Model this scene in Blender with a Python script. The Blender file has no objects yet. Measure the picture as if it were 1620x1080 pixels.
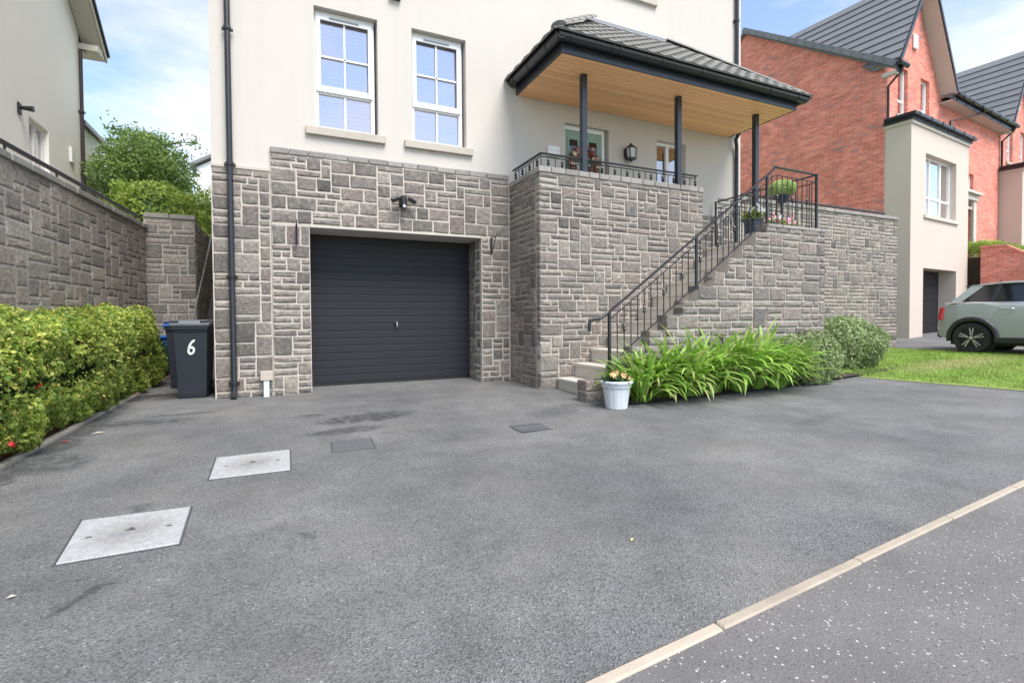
import bpy, bmesh, math, random
import numpy as np
from mathutils import Vector, Matrix, noise
R = math.radians
random.seed(11); rng = np.random.default_rng(5)
sc = bpy.context.scene
COL = sc.collection

# ------------------------------------------------------------------ camera
CAMZ, F, CY = 0.9024, 795.41, 522.63
yaw, pitch, roll = R(24.752), R(1.290), R(-0.420)
fw = Vector((math.sin(yaw)*math.cos(pitch), math.cos(yaw)*math.cos(pitch), -math.sin(pitch)))
rt0 = Vector((math.cos(yaw), -math.sin(yaw), 0)); up0 = rt0.cross(fw)
rt = rt0*math.cos(roll)+up0*math.sin(roll); up = -rt0*math.sin(roll)+up0*math.cos(roll)
cd = bpy.data.cameras.new('camera'); cam = bpy.data.objects.new('camera', cd); COL.objects.link(cam)
cd.sensor_width = 36; cd.lens = F/1620*36; cd.shift_y = -(540-CY)/1620; cd.clip_end = 2000; cd.clip_start = .05
cam.matrix_world = Matrix(((rt.x, up.x, -fw.x, 0), (rt.y, up.y, -fw.y, 0), (rt.z, up.z, -fw.z, CAMZ), (0, 0, 0, 1)))
sc.camera = cam
def pix(P):
    d = Vector(P)-Vector((0, 0, CAMZ)); z = d.dot(fw)
    if z < .1: return None
    return 810+F*d.dot(rt)/z, CY-F*d.dot(up)/z, z

# ------------------------------------------------------------------ world, sun, exposure
SUN_EL, SUN_AZ = R(56), R(168)           # azimuth clockwise from +Y
w = bpy.data.worlds.new('World'); sc.world = w; w.use_nodes = True
nt = w.node_tree; nt.nodes.clear()
def wn(t, **k):
    n = nt.nodes.new(t)
    for a, b in k.items(): setattr(n, a, b)
    return n
sky = wn('ShaderNodeTexSky', sky_type='NISHITA', sun_disc=False)
sky.sun_elevation = SUN_EL; sky.sun_rotation = SUN_AZ; sky.air_density = 1.0; sky.dust_density = .25; sky.ozone_density = 1.5
tc = wn('ShaderNodeTexCoord'); mp = wn('ShaderNodeMapping'); mp.inputs['Scale'].default_value = (1, 1, 2.6)
nz = wn('ShaderNodeTexNoise'); nz.inputs['Scale'].default_value = 2.3; nz.inputs['Detail'].default_value = 7; nz.inputs['Roughness'].default_value = .56
rp = wn('ShaderNodeValToRGB'); rp.color_ramp.elements[0].position = .44; rp.color_ramp.elements[1].position = .72
rp.color_ramp.elements[0].color = (.08, .08, .08, 1); rp.color_ramp.elements[1].color = (1, 1, 1, 1)
mx = wn('ShaderNodeMix', data_type='RGBA'); mx.inputs['B'].default_value = (4.5, 4.35, 4.2, 1)
bg = wn('ShaderNodeBackground'); bg.inputs['Strength'].default_value = .105
out = wn('ShaderNodeOutputWorld')
L = nt.links.new
L(tc.outputs['Generated'], mp.inputs['Vector']); L(mp.outputs[0], nz.inputs['Vector']); L(nz.outputs['Fac'], rp.inputs['Fac'])
L(rp.outputs['Color'], mx.inputs['Factor']); L(sky.outputs['Color'], mx.inputs['A']); L(mx.outputs['Result'], bg.inputs['Color']); L(bg.outputs[0], out.inputs['Surface'])
sd = bpy.data.lights.new('sun', 'SUN'); sd.energy = 2.0; sd.angle = R(34); sd.color = (1, .95, .88)
so = bpy.data.objects.new('sun', sd); COL.objects.link(so)
sdir = Vector((math.sin(SUN_AZ)*math.cos(SUN_EL), math.cos(SUN_AZ)*math.cos(SUN_EL), math.sin(SUN_EL)))
so.rotation_euler = sdir.to_track_quat('Z', 'Y').to_euler(); so.location = (0, -5, 20)
vs = sc.view_settings; vs.view_transform = 'Standard'; vs.look = 'None'; vs.exposure = 1.52; vs.gamma = 1

# ------------------------------------------------------------------ material helpers
def newmat(name):
    m = bpy.data.materials.new(name); m.use_nodes = True
    t = m.node_tree; b = t.nodes['Principled BSDF']
    return m, t, b
class NT:
    def __init__(s, t): s.t = t
    def n(s, ty, ins=None, **k):
        n = s.t.nodes.new(ty)
        for a, b in k.items(): setattr(n, a, b)
        for a, b in (ins or {}).items():
            if hasattr(b, 'is_linked') or b.__class__.__name__.startswith('NodeSocket'): s.t.links.new(b, n.inputs[a])
            else: n.inputs[a].default_value = b
        return n
    def l(s, a, b): s.t.links.new(a, b)
    def noise(s, vec, scale, detail=4, rough=.55):
        return s.n('ShaderNodeTexNoise', {'Vector': vec, 'Scale': scale, 'Detail': detail, 'Roughness': rough}).outputs['Fac']
    def ramp(s, fac, stops):
        r = s.n('ShaderNodeValToRGB', {'Fac': fac}); e = r.color_ramp.elements
        while len(e) < len(stops): e.new(.5)
        for q, (p, c) in zip(e, stops):
            q.position = p; q.color = (c, c, c, 1) if isinstance(c, (int, float)) else (*c, 1)
        return r.outputs['Color']
    def math(s, op, a, b=0, c=0):
        n = s.t.nodes.new('ShaderNodeMath'); n.operation = op
        for i, v in enumerate((a, b, c)):
            if isinstance(v, (int, float)): n.inputs[i].default_value = v
            else: s.t.links.new(v, n.inputs[i])
        return n.outputs[0]
    def mix(s, f, a, b, mode='MIX'):
        n = s.t.nodes.new('ShaderNodeMix'); n.data_type = 'RGBA'; n.blend_type = mode
        for k, v in (('Factor', f), ('A', a), ('B', b)):
            if isinstance(v, (int, float)): n.inputs[k].default_value = v if k == 'Factor' else (v, v, v, 1)
            elif isinstance(v, tuple): n.inputs[k].default_value = (*v, 1)
            else: s.t.links.new(v, n.inputs[k])
        return n.outputs['Result']
    def bump(s, h, strength, dist, b):
        n = s.n('ShaderNodeBump', {'Height': h, 'Strength': strength, 'Distance': dist}); s.l(n.outputs[0], b.inputs['Normal'])
    def pos(s): return s.n('ShaderNodeNewGeometry').outputs['Position']
    def obj(s): return s.n('ShaderNodeTexCoord').outputs['Object']
def simple(name, col, rough=.55, var=.12, scale=5, bump=0, bscale=40, metal=0, orand=0, spec=.5, dirt=0, streak=0):
    m, t, b = newmat(name); N = NT(t); v = N.pos()
    f = N.noise(v, scale)
    c = N.mix(f, tuple(x*(1-var) for x in col), tuple(min(1, x*(1+var)) for x in col))
    if dirt:
        d = N.ramp(N.noise(v, scale*.35, 6, .65), [(.45, 0), (.75, 1)])
        c = N.mix(N.math('MULTIPLY', d, dirt), c, tuple(x*.45 for x in col))
    if streak:
        sv = N.n('ShaderNodeMapping', {'Vector': v, 'Scale': (7, 7, .35)}).outputs[0]
        c = N.mix(N.math('MULTIPLY', N.ramp(N.noise(sv, 1, 5, .6), [(.48, 0), (.8, 1)]), streak), c, tuple(x*.5 for x in col))
    if orand:
        r = N.n('ShaderNodeObjectInfo').outputs['Random']
        c = N.mix(1, c, N.ramp(r, [(0, 1-orand), (1, 1.0)]), 'MULTIPLY')
    N.l(c, b.inputs['Base Color']); b.inputs['Roughness'].default_value = rough; b.inputs['Metallic'].default_value = metal
    b.inputs['Specular IOR Level'].default_value = spec
    if bump: N.bump(N.noise(v, bscale, 5), bump, .01, b)
    return m
MT = {}
MT['render'] = simple('cream_render', (.565, .525, .478), .85, .04, .9, .35, 220, dirt=.06, streak=.09)
MT['render3'] = simple('pale_render', (.86, .825, .775), .85, .03, .9, .25, 220)
MT['render2'] = simple('beige_render', (.57, .495, .425), .85, .04, .6, .2, 160)
MT['white'] = simple('white_upvc', (.80, .80, .80), .35, .02)
MT['stepstone'] = simple('dark_step_stone', (.16, .155, .145), .9, .25, 9, .4, 60, dirt=.3)
MT['sill'] = simple('sandstone_sill', (.47, .42, .36), .8, .12, 9, .3, 90, dirt=.25)
MT['concrete'] = simple('cream_concrete', (.62, .58, .51), .8, .08, 6, .25, 120, dirt=.22, orand=.08)
MT['lintel'] = simple('lintel_paint', (.52, .48, .43), .8, .05)
MT['black'] = simple('black_metal', (.02, .021, .024), .38, .15, 20)
MT['blackp'] = simple('black_plastic', (.022, .024, .028), .3, .15, 8)
MT['fascia'] = simple('dark_fascia', (.03, .035, .043), .25, .1, 5)
MT['garage'] = simple('charcoal_door', (.0105, .0115, .017), .6, .06, 4, .08, 300, orand=.06)
MT['bin'] = simple('bin_plastic', (.022, .025, .034), .45, .1, 9, .1, 200)
MT['binlid'] = simple('bin_lid_grey', (.10, .105, .12), .45, .15, 9, dirt=.2)
MT['blue'] = simple('blue_plastic', (.02, .09, .34), .45, .15, 9)
MT['dark'] = simple('dark_void', (.012, .012, .014), .6)
MT['doorgreen'] = simple('sage_door', (.24, .36, .30), .4, .05, 3)
MT['galv'] = simple('galvanised', (.5, .52, .53), .35, .12, 30, metal=.8)
MT['potwhite'] = simple('white_pot', (.62, .65, .70), .4, .06, 10, dirt=.1)
MT['planter'] = simple('slate_planter', (.035, .05, .075), .4, .1)
MT['soil'] = simple('soil', (.05, .035, .025), .95, .4, 20, .8, 60)
MT['mulch'] = simple('red_mulch', (.20, .085, .05), .95, .5, 45, .8, 70)
MT['bark'] = simple('bark', (.09, .07, .055), .9, .3, 20, .8, 40)
MT['kerb'] = simple('pin_kerb', (.45, .385, .31), .85, .14, 12, .35, 130, orand=.16, dirt=.4)
MT['kerb2'] = simple('edging_kerb', (.38, .34, .285), .9, .2, 9, .4, 90, orand=.2, dirt=.4)
MT['tile'] = simple('slate_grey_tile', (.19, .195, .205), .55, .12, 3, .25, 60, orand=.2)
MT['tile2'] = simple('weathered_porch_tile', (.23, .222, .208), .75, .2, 7, .5, 70, orand=.22, dirt=.25)
MT['lead'] = simple('lead_flashing', (.22, .235, .26), .45, .12, 6)
MT['soffit2'] = simple('beige_soffit', (.55, .51, .44), .6, .03)
MT['brownpipe'] = simple('brown_pipe', (.045, .028, .028), .4, .1)
MT['copper'] = simple('wreath_tones', (.30, .12, .07), .7, .5, 40)
MT['cream'] = simple('wreath_cream', (.62, .52, .40), .6, .2, 40)
MT['lampglass'] = simple('lamp_glass', (.55, .56, .55), .15, .03)
MT['cover'] = None

def mat_stone(name='rubble_stone', tint=(1, 1, 1), k=1.16):
    m, t, b = newmat(name); N = NT(t); v = N.pos()
    r1 = N.n('ShaderNodeObjectInfo').outputs['Random']; r2 = N.n('ShaderNodeNewGeometry').outputs['Random Per Island']
    r = N.math('FRACT', N.math('ADD', r1, r2))
    cs = [(.0, (.15, .147, .145)), (.16, (.205, .198, .19)), (.36, (.26, .235, .225)), (.5, (.28, .268, .25)), (.62, (.19, .182, .178)), (.74, (.345, .33, .305)), (.86, (.22, .19, .185)), (1, (.29, .265, .245))]
    c = N.ramp(r, [(p, tuple(x*k*q for x, q in zip(cc, tint))) for p, cc in cs])
    f = N.noise(v, 21, 8, .72)
    c = N.mix(1, c, N.ramp(f, [(.28, .42), (.5, .95), (.72, 1.6)]), 'MULTIPLY')
    f2 = N.ramp(N.noise(v, 95, 4, .7), [(.3, .62), (.7, 1.3)])
    c = N.mix(1, c, f2, 'MULTIPLY')
    c = N.mix(N.math('MULTIPLY', N.ramp(N.noise(v, 5, 5), [(.5, 0), (.72, 1)]), .35), c, (.30*k, .25*k, .21*k))
    N.l(c, b.inputs['Base Color']); b.inputs['Roughness'].default_value = .9
    h = N.math('ADD', N.noise(v, 34, 9, .72), N.math('MULTIPLY', N.noise(v, 140, 4), .35))
    N.bump(h, .8, .022, b)
    return m
MT['stone'] = mat_stone('rubble_stone', (1.06, 1.0, .935), .95); MT['stoneD'] = mat_stone('dark_rubble_stone', (1.04, .985, .93), .70)
MT['stoneL'] = mat_stone('rubble_stone_dark', (1.06, 1.0, .935), 1.15)
MT['mortar'] = simple('mortar', (.51, .455, .40), .95, .12, 14, .4, 120, dirt=.12)
MT['mortarL'] = simple('mortar_old', (.52, .475, .43), .95, .2, 10, .4, 120, dirt=.3)
MT['coping'] = simple('coping_stone', (.34, .32, .295), .9, .3, 22, .6, 60, orand=.3, dirt=.25)

def mat_brick(name):
    m, t, b = newmat(name); N = NT(t); o = N.obj()
    sx = N.n('ShaderNodeSeparateXYZ', {'Vector': o}); 
    u = N.math('ADD', sx.outputs[0], sx.outputs[1]); cb = N.n('ShaderNodeCombineXYZ', {'X': u, 'Y': sx.outputs[2]})
    br = N.n('ShaderNodeTexBrick', {'Vector': cb.outputs[0], 'Color1': (.60, .16, .115, 1), 'Color2': (.72, .25, .18, 1), 'Mortar': (.64, .41, .34, 1), 'Scale': 1, 'Mortar Size': .006, 'Mortar Smooth': .4, 'Bias': 0, 'Brick Width': .225, 'Row Height': .075})
    # sparse dark headers
    cell = N.n('ShaderNodeTexWhiteNoise', noise_dimensions='2D')
    rowi = N.math('FLOOR', N.math('DIVIDE', sx.outputs[2], .075)); coli = N.math('FLOOR', N.math('ADD', N.math('DIVIDE', u, .225), N.math('MULTIPLY', N.math('MODULO', rowi, 2), .5)))
    cc = N.n('ShaderNodeCombineXYZ', {'X': rowi, 'Y': coli}); N.l(cc.outputs[0], cell.inputs['Vector'])
    cl = N.ramp(N.noise(o, .9, 3), [(.42, 0), (.62, 1)])
    dk = N.math('MULTIPLY', N.math('GREATER_THAN', cell.outputs['Value'], .86), N.math('ADD', N.math('MULTIPLY', cl, .8), .12))
    c = N.mix(N.math('MULTIPLY', dk, .72), br.outputs['Color'], (.24, .16, .155))
    c = N.mix(1, c, N.ramp(N.noise(o, 1.3, 4), [(.3, .88), (.7, 1.1)]), 'MULTIPLY')
    c = N.mix(1, c, N.ramp(cell.outputs['Value'], [(0, .86), (.85, 1.14)]), 'MULTIPLY')
    N.l(c, b.inputs['Base Color']); b.inputs['Roughness'].default_value = .9
    N.bump(N.math('SUBTRACT', 1, br.outputs['Fac']), .4, .008, b)
    return m
MT['brick'] = mat_brick('red_brick')

def g(x, y): return -.05-.02*(7-y)+.03*max(0, x-6.5)

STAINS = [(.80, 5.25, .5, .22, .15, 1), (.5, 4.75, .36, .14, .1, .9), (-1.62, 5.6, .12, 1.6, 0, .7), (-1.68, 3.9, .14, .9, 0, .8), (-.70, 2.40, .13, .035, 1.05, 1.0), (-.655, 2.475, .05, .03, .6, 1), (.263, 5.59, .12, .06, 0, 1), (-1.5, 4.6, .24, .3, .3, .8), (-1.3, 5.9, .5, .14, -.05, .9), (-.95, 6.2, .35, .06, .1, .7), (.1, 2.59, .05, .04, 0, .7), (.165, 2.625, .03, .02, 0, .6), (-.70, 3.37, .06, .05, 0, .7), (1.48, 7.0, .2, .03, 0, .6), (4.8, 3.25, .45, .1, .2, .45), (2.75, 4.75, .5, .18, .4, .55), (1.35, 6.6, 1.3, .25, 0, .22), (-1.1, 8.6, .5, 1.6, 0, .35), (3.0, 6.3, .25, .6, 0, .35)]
def mat_asphalt():
    m, t, b = newmat('driveway_asphalt'); N = NT(t); v = N.pos()
    big = N.ramp(N.noise(v, .6, 6, .62), [(.3, 0), (.68, 1)]); mid = N.noise(v, 3.2, 5, .6)
    vo = N.n('ShaderNodeTexVoronoi', {'Vector': v, 'Scale': 150}); vc = N.n('ShaderNodeSeparateColor', {'Color': vo.outputs['Color']}).outputs[0]
    c = N.mix(big, (.120, .122, .125), (.205, .203, .199))
    c = N.mix(1, c, N.ramp(mid, [(.3, .8), (.7, 1.15)]), 'MULTIPLY')
    c = N.mix(1, c, N.ramp(vc, [(0, .52), (.3, .9), (.5, 1), (.9, 1.2), (.985, 1.25), (.994, 2.0)]), 'MULTIPLY')
    fine = N.noise(v, 260, 3, .7)
    c = N.mix(1, c, N.ramp(fine, [(.32, .6), (.5, 1), (.7, 1.28)]), 'MULTIPLY')
    pit = N.n('ShaderNodeTexVoronoi', {'Vector': v, 'Scale': 85}); pc = N.n('ShaderNodeSeparateColor', {'Color': pit.outputs['Color']}).outputs[1]
    c = N.mix(N.math('MULTIPLY', N.math('MULTIPLY', N.math('GREATER_THAN', pc, .82), N.math('LESS_THAN', pit.outputs['Distance'], .32)), .55), c, (.03, .031, .033))
    # warm lichen-ish tone patches
    c = N.mix(N.math('MULTIPLY', N.ramp(N.noise(v, 1.1, 4), [(.5, 0), (.7, 1)]), .35), c, (.20, .188, .168))
    wob = N.n('ShaderNodeTexNoise', {'Vector': v, 'Scale': 7, 'Detail': 6, 'Roughness': .7}).outputs['Color']
    wv = N.n('ShaderNodeVectorMath', {0: wob, 1: (.5, .5, .5)}, operation='SUBTRACT'); 
    ws = N.n('ShaderNodeVectorMath', {0: wv.outputs[0]}, operation='SCALE'); ws.inputs['Scale'].default_value = .28
    vv = N.n('ShaderNodeVectorMath', {0: v, 1: ws.outputs[0]}, operation='ADD').outputs[0]
    tot = None
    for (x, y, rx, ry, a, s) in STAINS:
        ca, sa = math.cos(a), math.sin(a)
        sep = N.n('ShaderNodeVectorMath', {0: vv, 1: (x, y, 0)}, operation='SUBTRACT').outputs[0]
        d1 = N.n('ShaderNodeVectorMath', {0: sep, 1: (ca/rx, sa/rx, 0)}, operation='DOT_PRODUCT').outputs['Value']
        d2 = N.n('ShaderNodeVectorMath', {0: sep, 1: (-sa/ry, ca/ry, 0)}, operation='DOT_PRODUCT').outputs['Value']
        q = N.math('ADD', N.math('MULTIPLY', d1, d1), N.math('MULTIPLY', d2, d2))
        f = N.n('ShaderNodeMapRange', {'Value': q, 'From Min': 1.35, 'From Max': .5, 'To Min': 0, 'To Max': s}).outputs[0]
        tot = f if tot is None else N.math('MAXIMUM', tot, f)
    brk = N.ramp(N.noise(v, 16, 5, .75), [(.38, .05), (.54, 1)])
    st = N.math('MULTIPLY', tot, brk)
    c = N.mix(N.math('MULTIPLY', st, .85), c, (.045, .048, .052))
    N.l(c, b.inputs['Base Color']); N.l(N.math('SUBTRACT', .82, N.math('MULTIPLY', st, .3)), b.inputs['Roughness'])
    N.bump(N.math('ADD', vo.outputs['Distance'], N.math('MULTIPLY', fine, .6)), .9, .006, b)
    return m
MT['asphalt'] = mat_asphalt()
def mat_pave():
    m, t, b = newmat('chipped_road_surface'); N = NT(t); v = N.pos()
    wb = N.n('ShaderNodeTexNoise', {'Vector': v, 'Scale': 30, 'Detail': 2}).outputs['Color']
    vv = N.n('ShaderNodeVectorMath', {0: v, 1: N.n('ShaderNodeVectorMath', {0: wb, 'Scale': .012}, operation='SCALE').outputs[0]}, operation='ADD').outputs[0]
    vo = N.n('ShaderNodeTexVoronoi', {'Vector': vv, 'Scale': 92}); sep = N.n('ShaderNodeSeparateColor', {'Color': vo.outputs['Color']})
    rim = N.math('LESS_THAN', vo.outputs['Distance'], N.math('ADD', .16, N.math('MULTIPLY', sep.outputs[1], .3)))
    chip = N.math('MULTIPLY', N.math('GREATER_THAN', sep.outputs[0], .895), rim)
    dchip = N.math('MULTIPLY', N.math('LESS_THAN', sep.outputs[0], .14), rim)
    c = N.mix(N.ramp(N.noise(v, 1.8, 7, .65), [(.3, 0), (.7, 1)]), (.108, .104, .102), (.17, .163, .157))
    c = N.mix(1, c, N.ramp(N.noise(v, 230, 3, .7), [(.3, .62), (.7, 1.35)]), 'MULTIPLY')
    c = N.mix(N.math('MULTIPLY', chip, N.math('ADD', .25, N.math('MULTIPLY', sep.outputs[2], .6))), c, (.62, .60, .57)); c = N.mix(N.math('MULTIPLY', dchip, .6), c, (.04, .04, .042))
    N.l(c, b.inputs['Base Color']); b.inputs['Roughness'].default_value = .85
    N.bump(N.math('ADD', vo.outputs['Distance'], N.noise(v, 200, 3)), .5, .004, b)
    return m
MT['pave'] = mat_pave()
def mat_cover():
    m, t, b = newmat('tread_plate'); N = NT(t); o = N.obj()
    rot = N.n('ShaderNodeMapping', {'Vector': o, 'Rotation': (0, 0, R(45)), 'Scale': (55, 55, 55)})
    ck = N.n('ShaderNodeTexWave', {'Vector': rot.outputs[0], 'Scale': .5, 'Distortion': 0}, bands_direction='X').outputs['Fac']
    ck2 = N.n('ShaderNodeTexWave', {'Vector': rot.outputs[0], 'Scale': .5, 'Distortion': 0}, bands_direction='Y').outputs['Fac']
    h = N.math('MULTIPLY', ck, ck2)
    d = N.n('ShaderNodeVectorMath', {0: o}, operation='LENGTH').outputs['Value']
    wear = N.math('ADD', N.math('MULTIPLY', d, 2.6), N.math('MULTIPLY', N.noise(o, 12, 5), .5))
    c = N.mix(N.ramp(wear, [(.35, 0), (.8, 1)]), (.37, .355, .335), (.52, .525, .535))
    c = N.mix(1, c, N.ramp(h, [(.2, .8), (.6, 1.08)]), 'MULTIPLY'); c = N.mix(1, c, N.ramp(N.noise(o, 45, 5, .7), [(.3, .75), (.7, 1.15)]), 'MULTIPLY')
    N.l(c, b.inputs['Base Color']); b.inputs['Metallic'].default_value = .25; b.inputs['Roughness'].default_value = .6
    N.bump(h, .5, .004, b)
    return m
MT['cover'] = mat_cover()
def mat_wood():
    m, t, b = newmat('pine_soffit'); N = NT(t); v = N.pos()
    s = N.n('ShaderNodeMapping', {'Vector': v, 'Scale': (1.3, 26, 26)}).outputs[0]
    r = N.n('ShaderNodeObjectInfo').outputs['Random']
    c = N.mix(N.noise(s, 1.5, 5), (.95, .50, .22), (.98, .62, .33))
    c = N.mix(1, c, N.ramp(r, [(0, .88), (1, 1.08)]), 'MULTIPLY')
    kn = N.n('ShaderNodeTexVoronoi', {'Vector': N.n('ShaderNodeMapping', {'Vector': v, 'Scale': (1.6, 9, 1)}).outputs[0], 'Scale': 1.0}).outputs['Distance']
    c = N.mix(N.math('MULTIPLY', N.math('LESS_THAN', kn, .07), .75), c, (.22, .09, .035))
    N.l(c, b.inputs['Base Color']); b.inputs['Roughness'].default_value = .45
    return m
MT['wood'] = mat_wood()
def mat_glass(name='window_glass', tint=(.55, .6, .8), k=.35):
    m, t, b = newmat(name); N = NT(t); t.nodes.remove(b)
    tr = N.n('ShaderNodeBsdfTransparent', {'Color': (.93, .92, .97, 1)}); gl = N.n('ShaderNodeBsdfGlossy', {'Color': (1, .955, .95, 1), 'Roughness': .02})
    fr = N.n('ShaderNodeFresnel', {'IOR': 1.55}).outputs[0]
    f = N.math('MINIMUM', N.math('ADD', N.math('MULTIPLY', fr, 1.2), k*.5), 1)
    ms = N.n('ShaderNodeMixShader', {0: f, 1: tr.outputs[0], 2: gl.outputs[0]}); N.l(ms.outputs[0], t.nodes['Material Output'].inputs[0])
    return m
MT['glass'] = mat_glass(k=.72); MT['glassd'] = mat_glass('reflective_glass', k=1.16)
MT['blind'] = simple('white_blind', (.90, .90, .98), .5, .02)
def dry_patch(N, c, v):
    d = N.n('ShaderNodeVectorMath', {0: v, 1: (10.9, 4.75, 0)}, operation='SUBTRACT').outputs[0]
    q = N.n('ShaderNodeVectorMath', {0: d, 1: (.55, 2.6, 0)}, operation='MULTIPLY').outputs[0]
    r = N.math('ADD', N.n('ShaderNodeVectorMath', {0: q}, operation='LENGTH').outputs['Value'], N.math('MULTIPLY', N.noise(v, 2.5, 4), .9))
    c = N.mix(N.n('ShaderNodeMapRange', {'Value': r, 'From Min': 1.7, 'From Max': .7, 'To Min': 0, 'To Max': .75}).outputs[0], c, (.52, .47, .26))
    return N.mix(N.math('MULTIPLY', N.ramp(N.noise(v, .8, 4), [(.45, 0), (.7, 1)]), .4), c, (.40, .44, .16))
def leafmat(name, cols, trans=.3, rough=.5, lawn=False):
    m, t, b = newmat(name); N = NT(t)
    r1 = N.n('ShaderNodeObjectInfo').outputs['Random']; r2 = N.n('ShaderNodeNewGeometry').outputs['Random Per Island']
    r = N.math('FRACT', N.math('ADD', r1, r2))
    c = N.ramp(r, [(i/(len(cols)-1), q) for i, q in enumerate(cols)])
    c = N.mix(1, c, N.ramp(N.noise(N.pos(), 2.2, 3), [(.35, .72), (.65, 1.2)]), 'MULTIPLY')
    if lawn: c = dry_patch(N, c, N.pos())
    N.l(c, b.inputs['Base Color']); b.inputs['Roughness'].default_value = rough
    tr = N.n('ShaderNodeBsdfTranslucent', {'Color': c}); ms = N.n('ShaderNodeMixShader', {0: trans, 1: b.outputs[0], 2: tr.outputs[0]})
    N.l(ms.outputs[0], t.nodes['Material Output'].inputs[0]); return m
MT['hedge'] = leafmat('hedge_leaf', [(.11, .21, .04), (.23, .37, .065), (.46, .54, .10), (.18, .30, .055), (.78, .72, .20), (.40, .50, .09), (.16, .27, .05), (.68, .66, .17)], .42)
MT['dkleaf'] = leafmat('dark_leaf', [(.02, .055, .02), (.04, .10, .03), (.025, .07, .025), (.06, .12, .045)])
MT['treeleaf'] = leafmat('tree_leaf', [(.14, .25, .065), (.24, .39, .10), (.35, .48, .15), (.18, .31, .08), (.42, .54, .19)], .45)
MT['bushleaf'] = leafmat('bush_leaf', [(.28, .42, .075), (.44, .56, .11), (.20, .33, .06), (.50, .60, .15)], .45)
MT['aga'] = leafmat('strap_leaf', [(.15, .33, .04), (.25, .46, .06), (.35, .55, .09), (.19, .39, .045), (.44, .60, .16), (.24, .44, .055), (.50, .52, .20)], .3, .45)
MT['shrubleaf'] = leafmat('shrub_leaf', [(.16, .24, .09), (.26, .35, .14), (.38, .46, .22), (.20, .28, .11), (.45, .48, .24)])
MT['ball'] = leafmat('topiary_leaf', [(.40, .54, .15), (.54, .66, .26), (.33, .45, .13)])
MT['grass'] = leafmat('grass_blade', [(.19, .34, .05), (.28, .44, .075), (.37, .49, .12), (.23, .38, .06)], .35, .6, True)
MT['petal_w'] = leafmat('white_petal', [(.8, .78, .76), (.7, .68, .7)], .3)
MT['petal_p'] = leafmat('pink_petal', [(.7, .05, .16), (.75, .25, .35), (.8, .7, .72)], .3)
MT['petal_r'] = leafmat('red_petal', [(.55, .02, .02), (.65, .05, .05)], .2)
MT['petal_y'] = leafmat('pansy_petal', [(.75, .45, .12), (.8, .6, .3), (.5, .2, .08)], .2)
def mat_lawn():
    m, t, b = newmat('lawn'); N = NT(t); v = N.pos()
    c = N.mix(N.noise(v, 1.2, 5), (.24, .36, .07), (.40, .48, .15)); c = N.mix(1, c, N.ramp(N.noise(v, 70, 4), [(.3, .6), (.7, 1.25)]), 'MULTIPLY')
    c = dry_patch(N, c, v); N.l(c, b.inputs['Base Color']); b.inputs['Roughness'].default_value = .9; N.bump(N.noise(v, 120, 3), .8, .02, b); return m
MT['lawn'] = mat_lawn()
MT['car'] = simple('sage_grey_paint', (.33, .36, .36), .18, .02, 2, spec=.6)
for n_ in MT['car'].node_tree.nodes:
    if n_.type == 'BSDF_PRINCIPLED': n_.inputs['Coat Weight'].default_value = .6; n_.inputs['Coat Roughness'].default_value = .05
MT['tyre'] = simple('tyre', (.018, .018, .019), .8, .1); MT['chrome'] = simple('chrome', (.8, .8, .82), .12, .02, metal=1)
MT['carglass'] = simple('car_glass', (.012, .014, .015), .04, .05, spec=.8)
MT['rim'] = simple('dark_rim', (.03, .03, .032), .3, .1, metal=.3); MT['rimlight'] = simple('rim_silver', (.6, .6, .62), .25, .05, metal=.8)
MT['tail'] = simple('tail_red', (.55, .015, .02), .15, .1)
MT['num'] = simple('white_number', (.75, .76, .76), .5, .05)
MT['leafy'] = simple('yellow_leaf', (.6, .6, .18), .7, .1)
MT['paleleaf'] = simple('pale_leaf', (.5, .46, .38), .8, .1)

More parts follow.
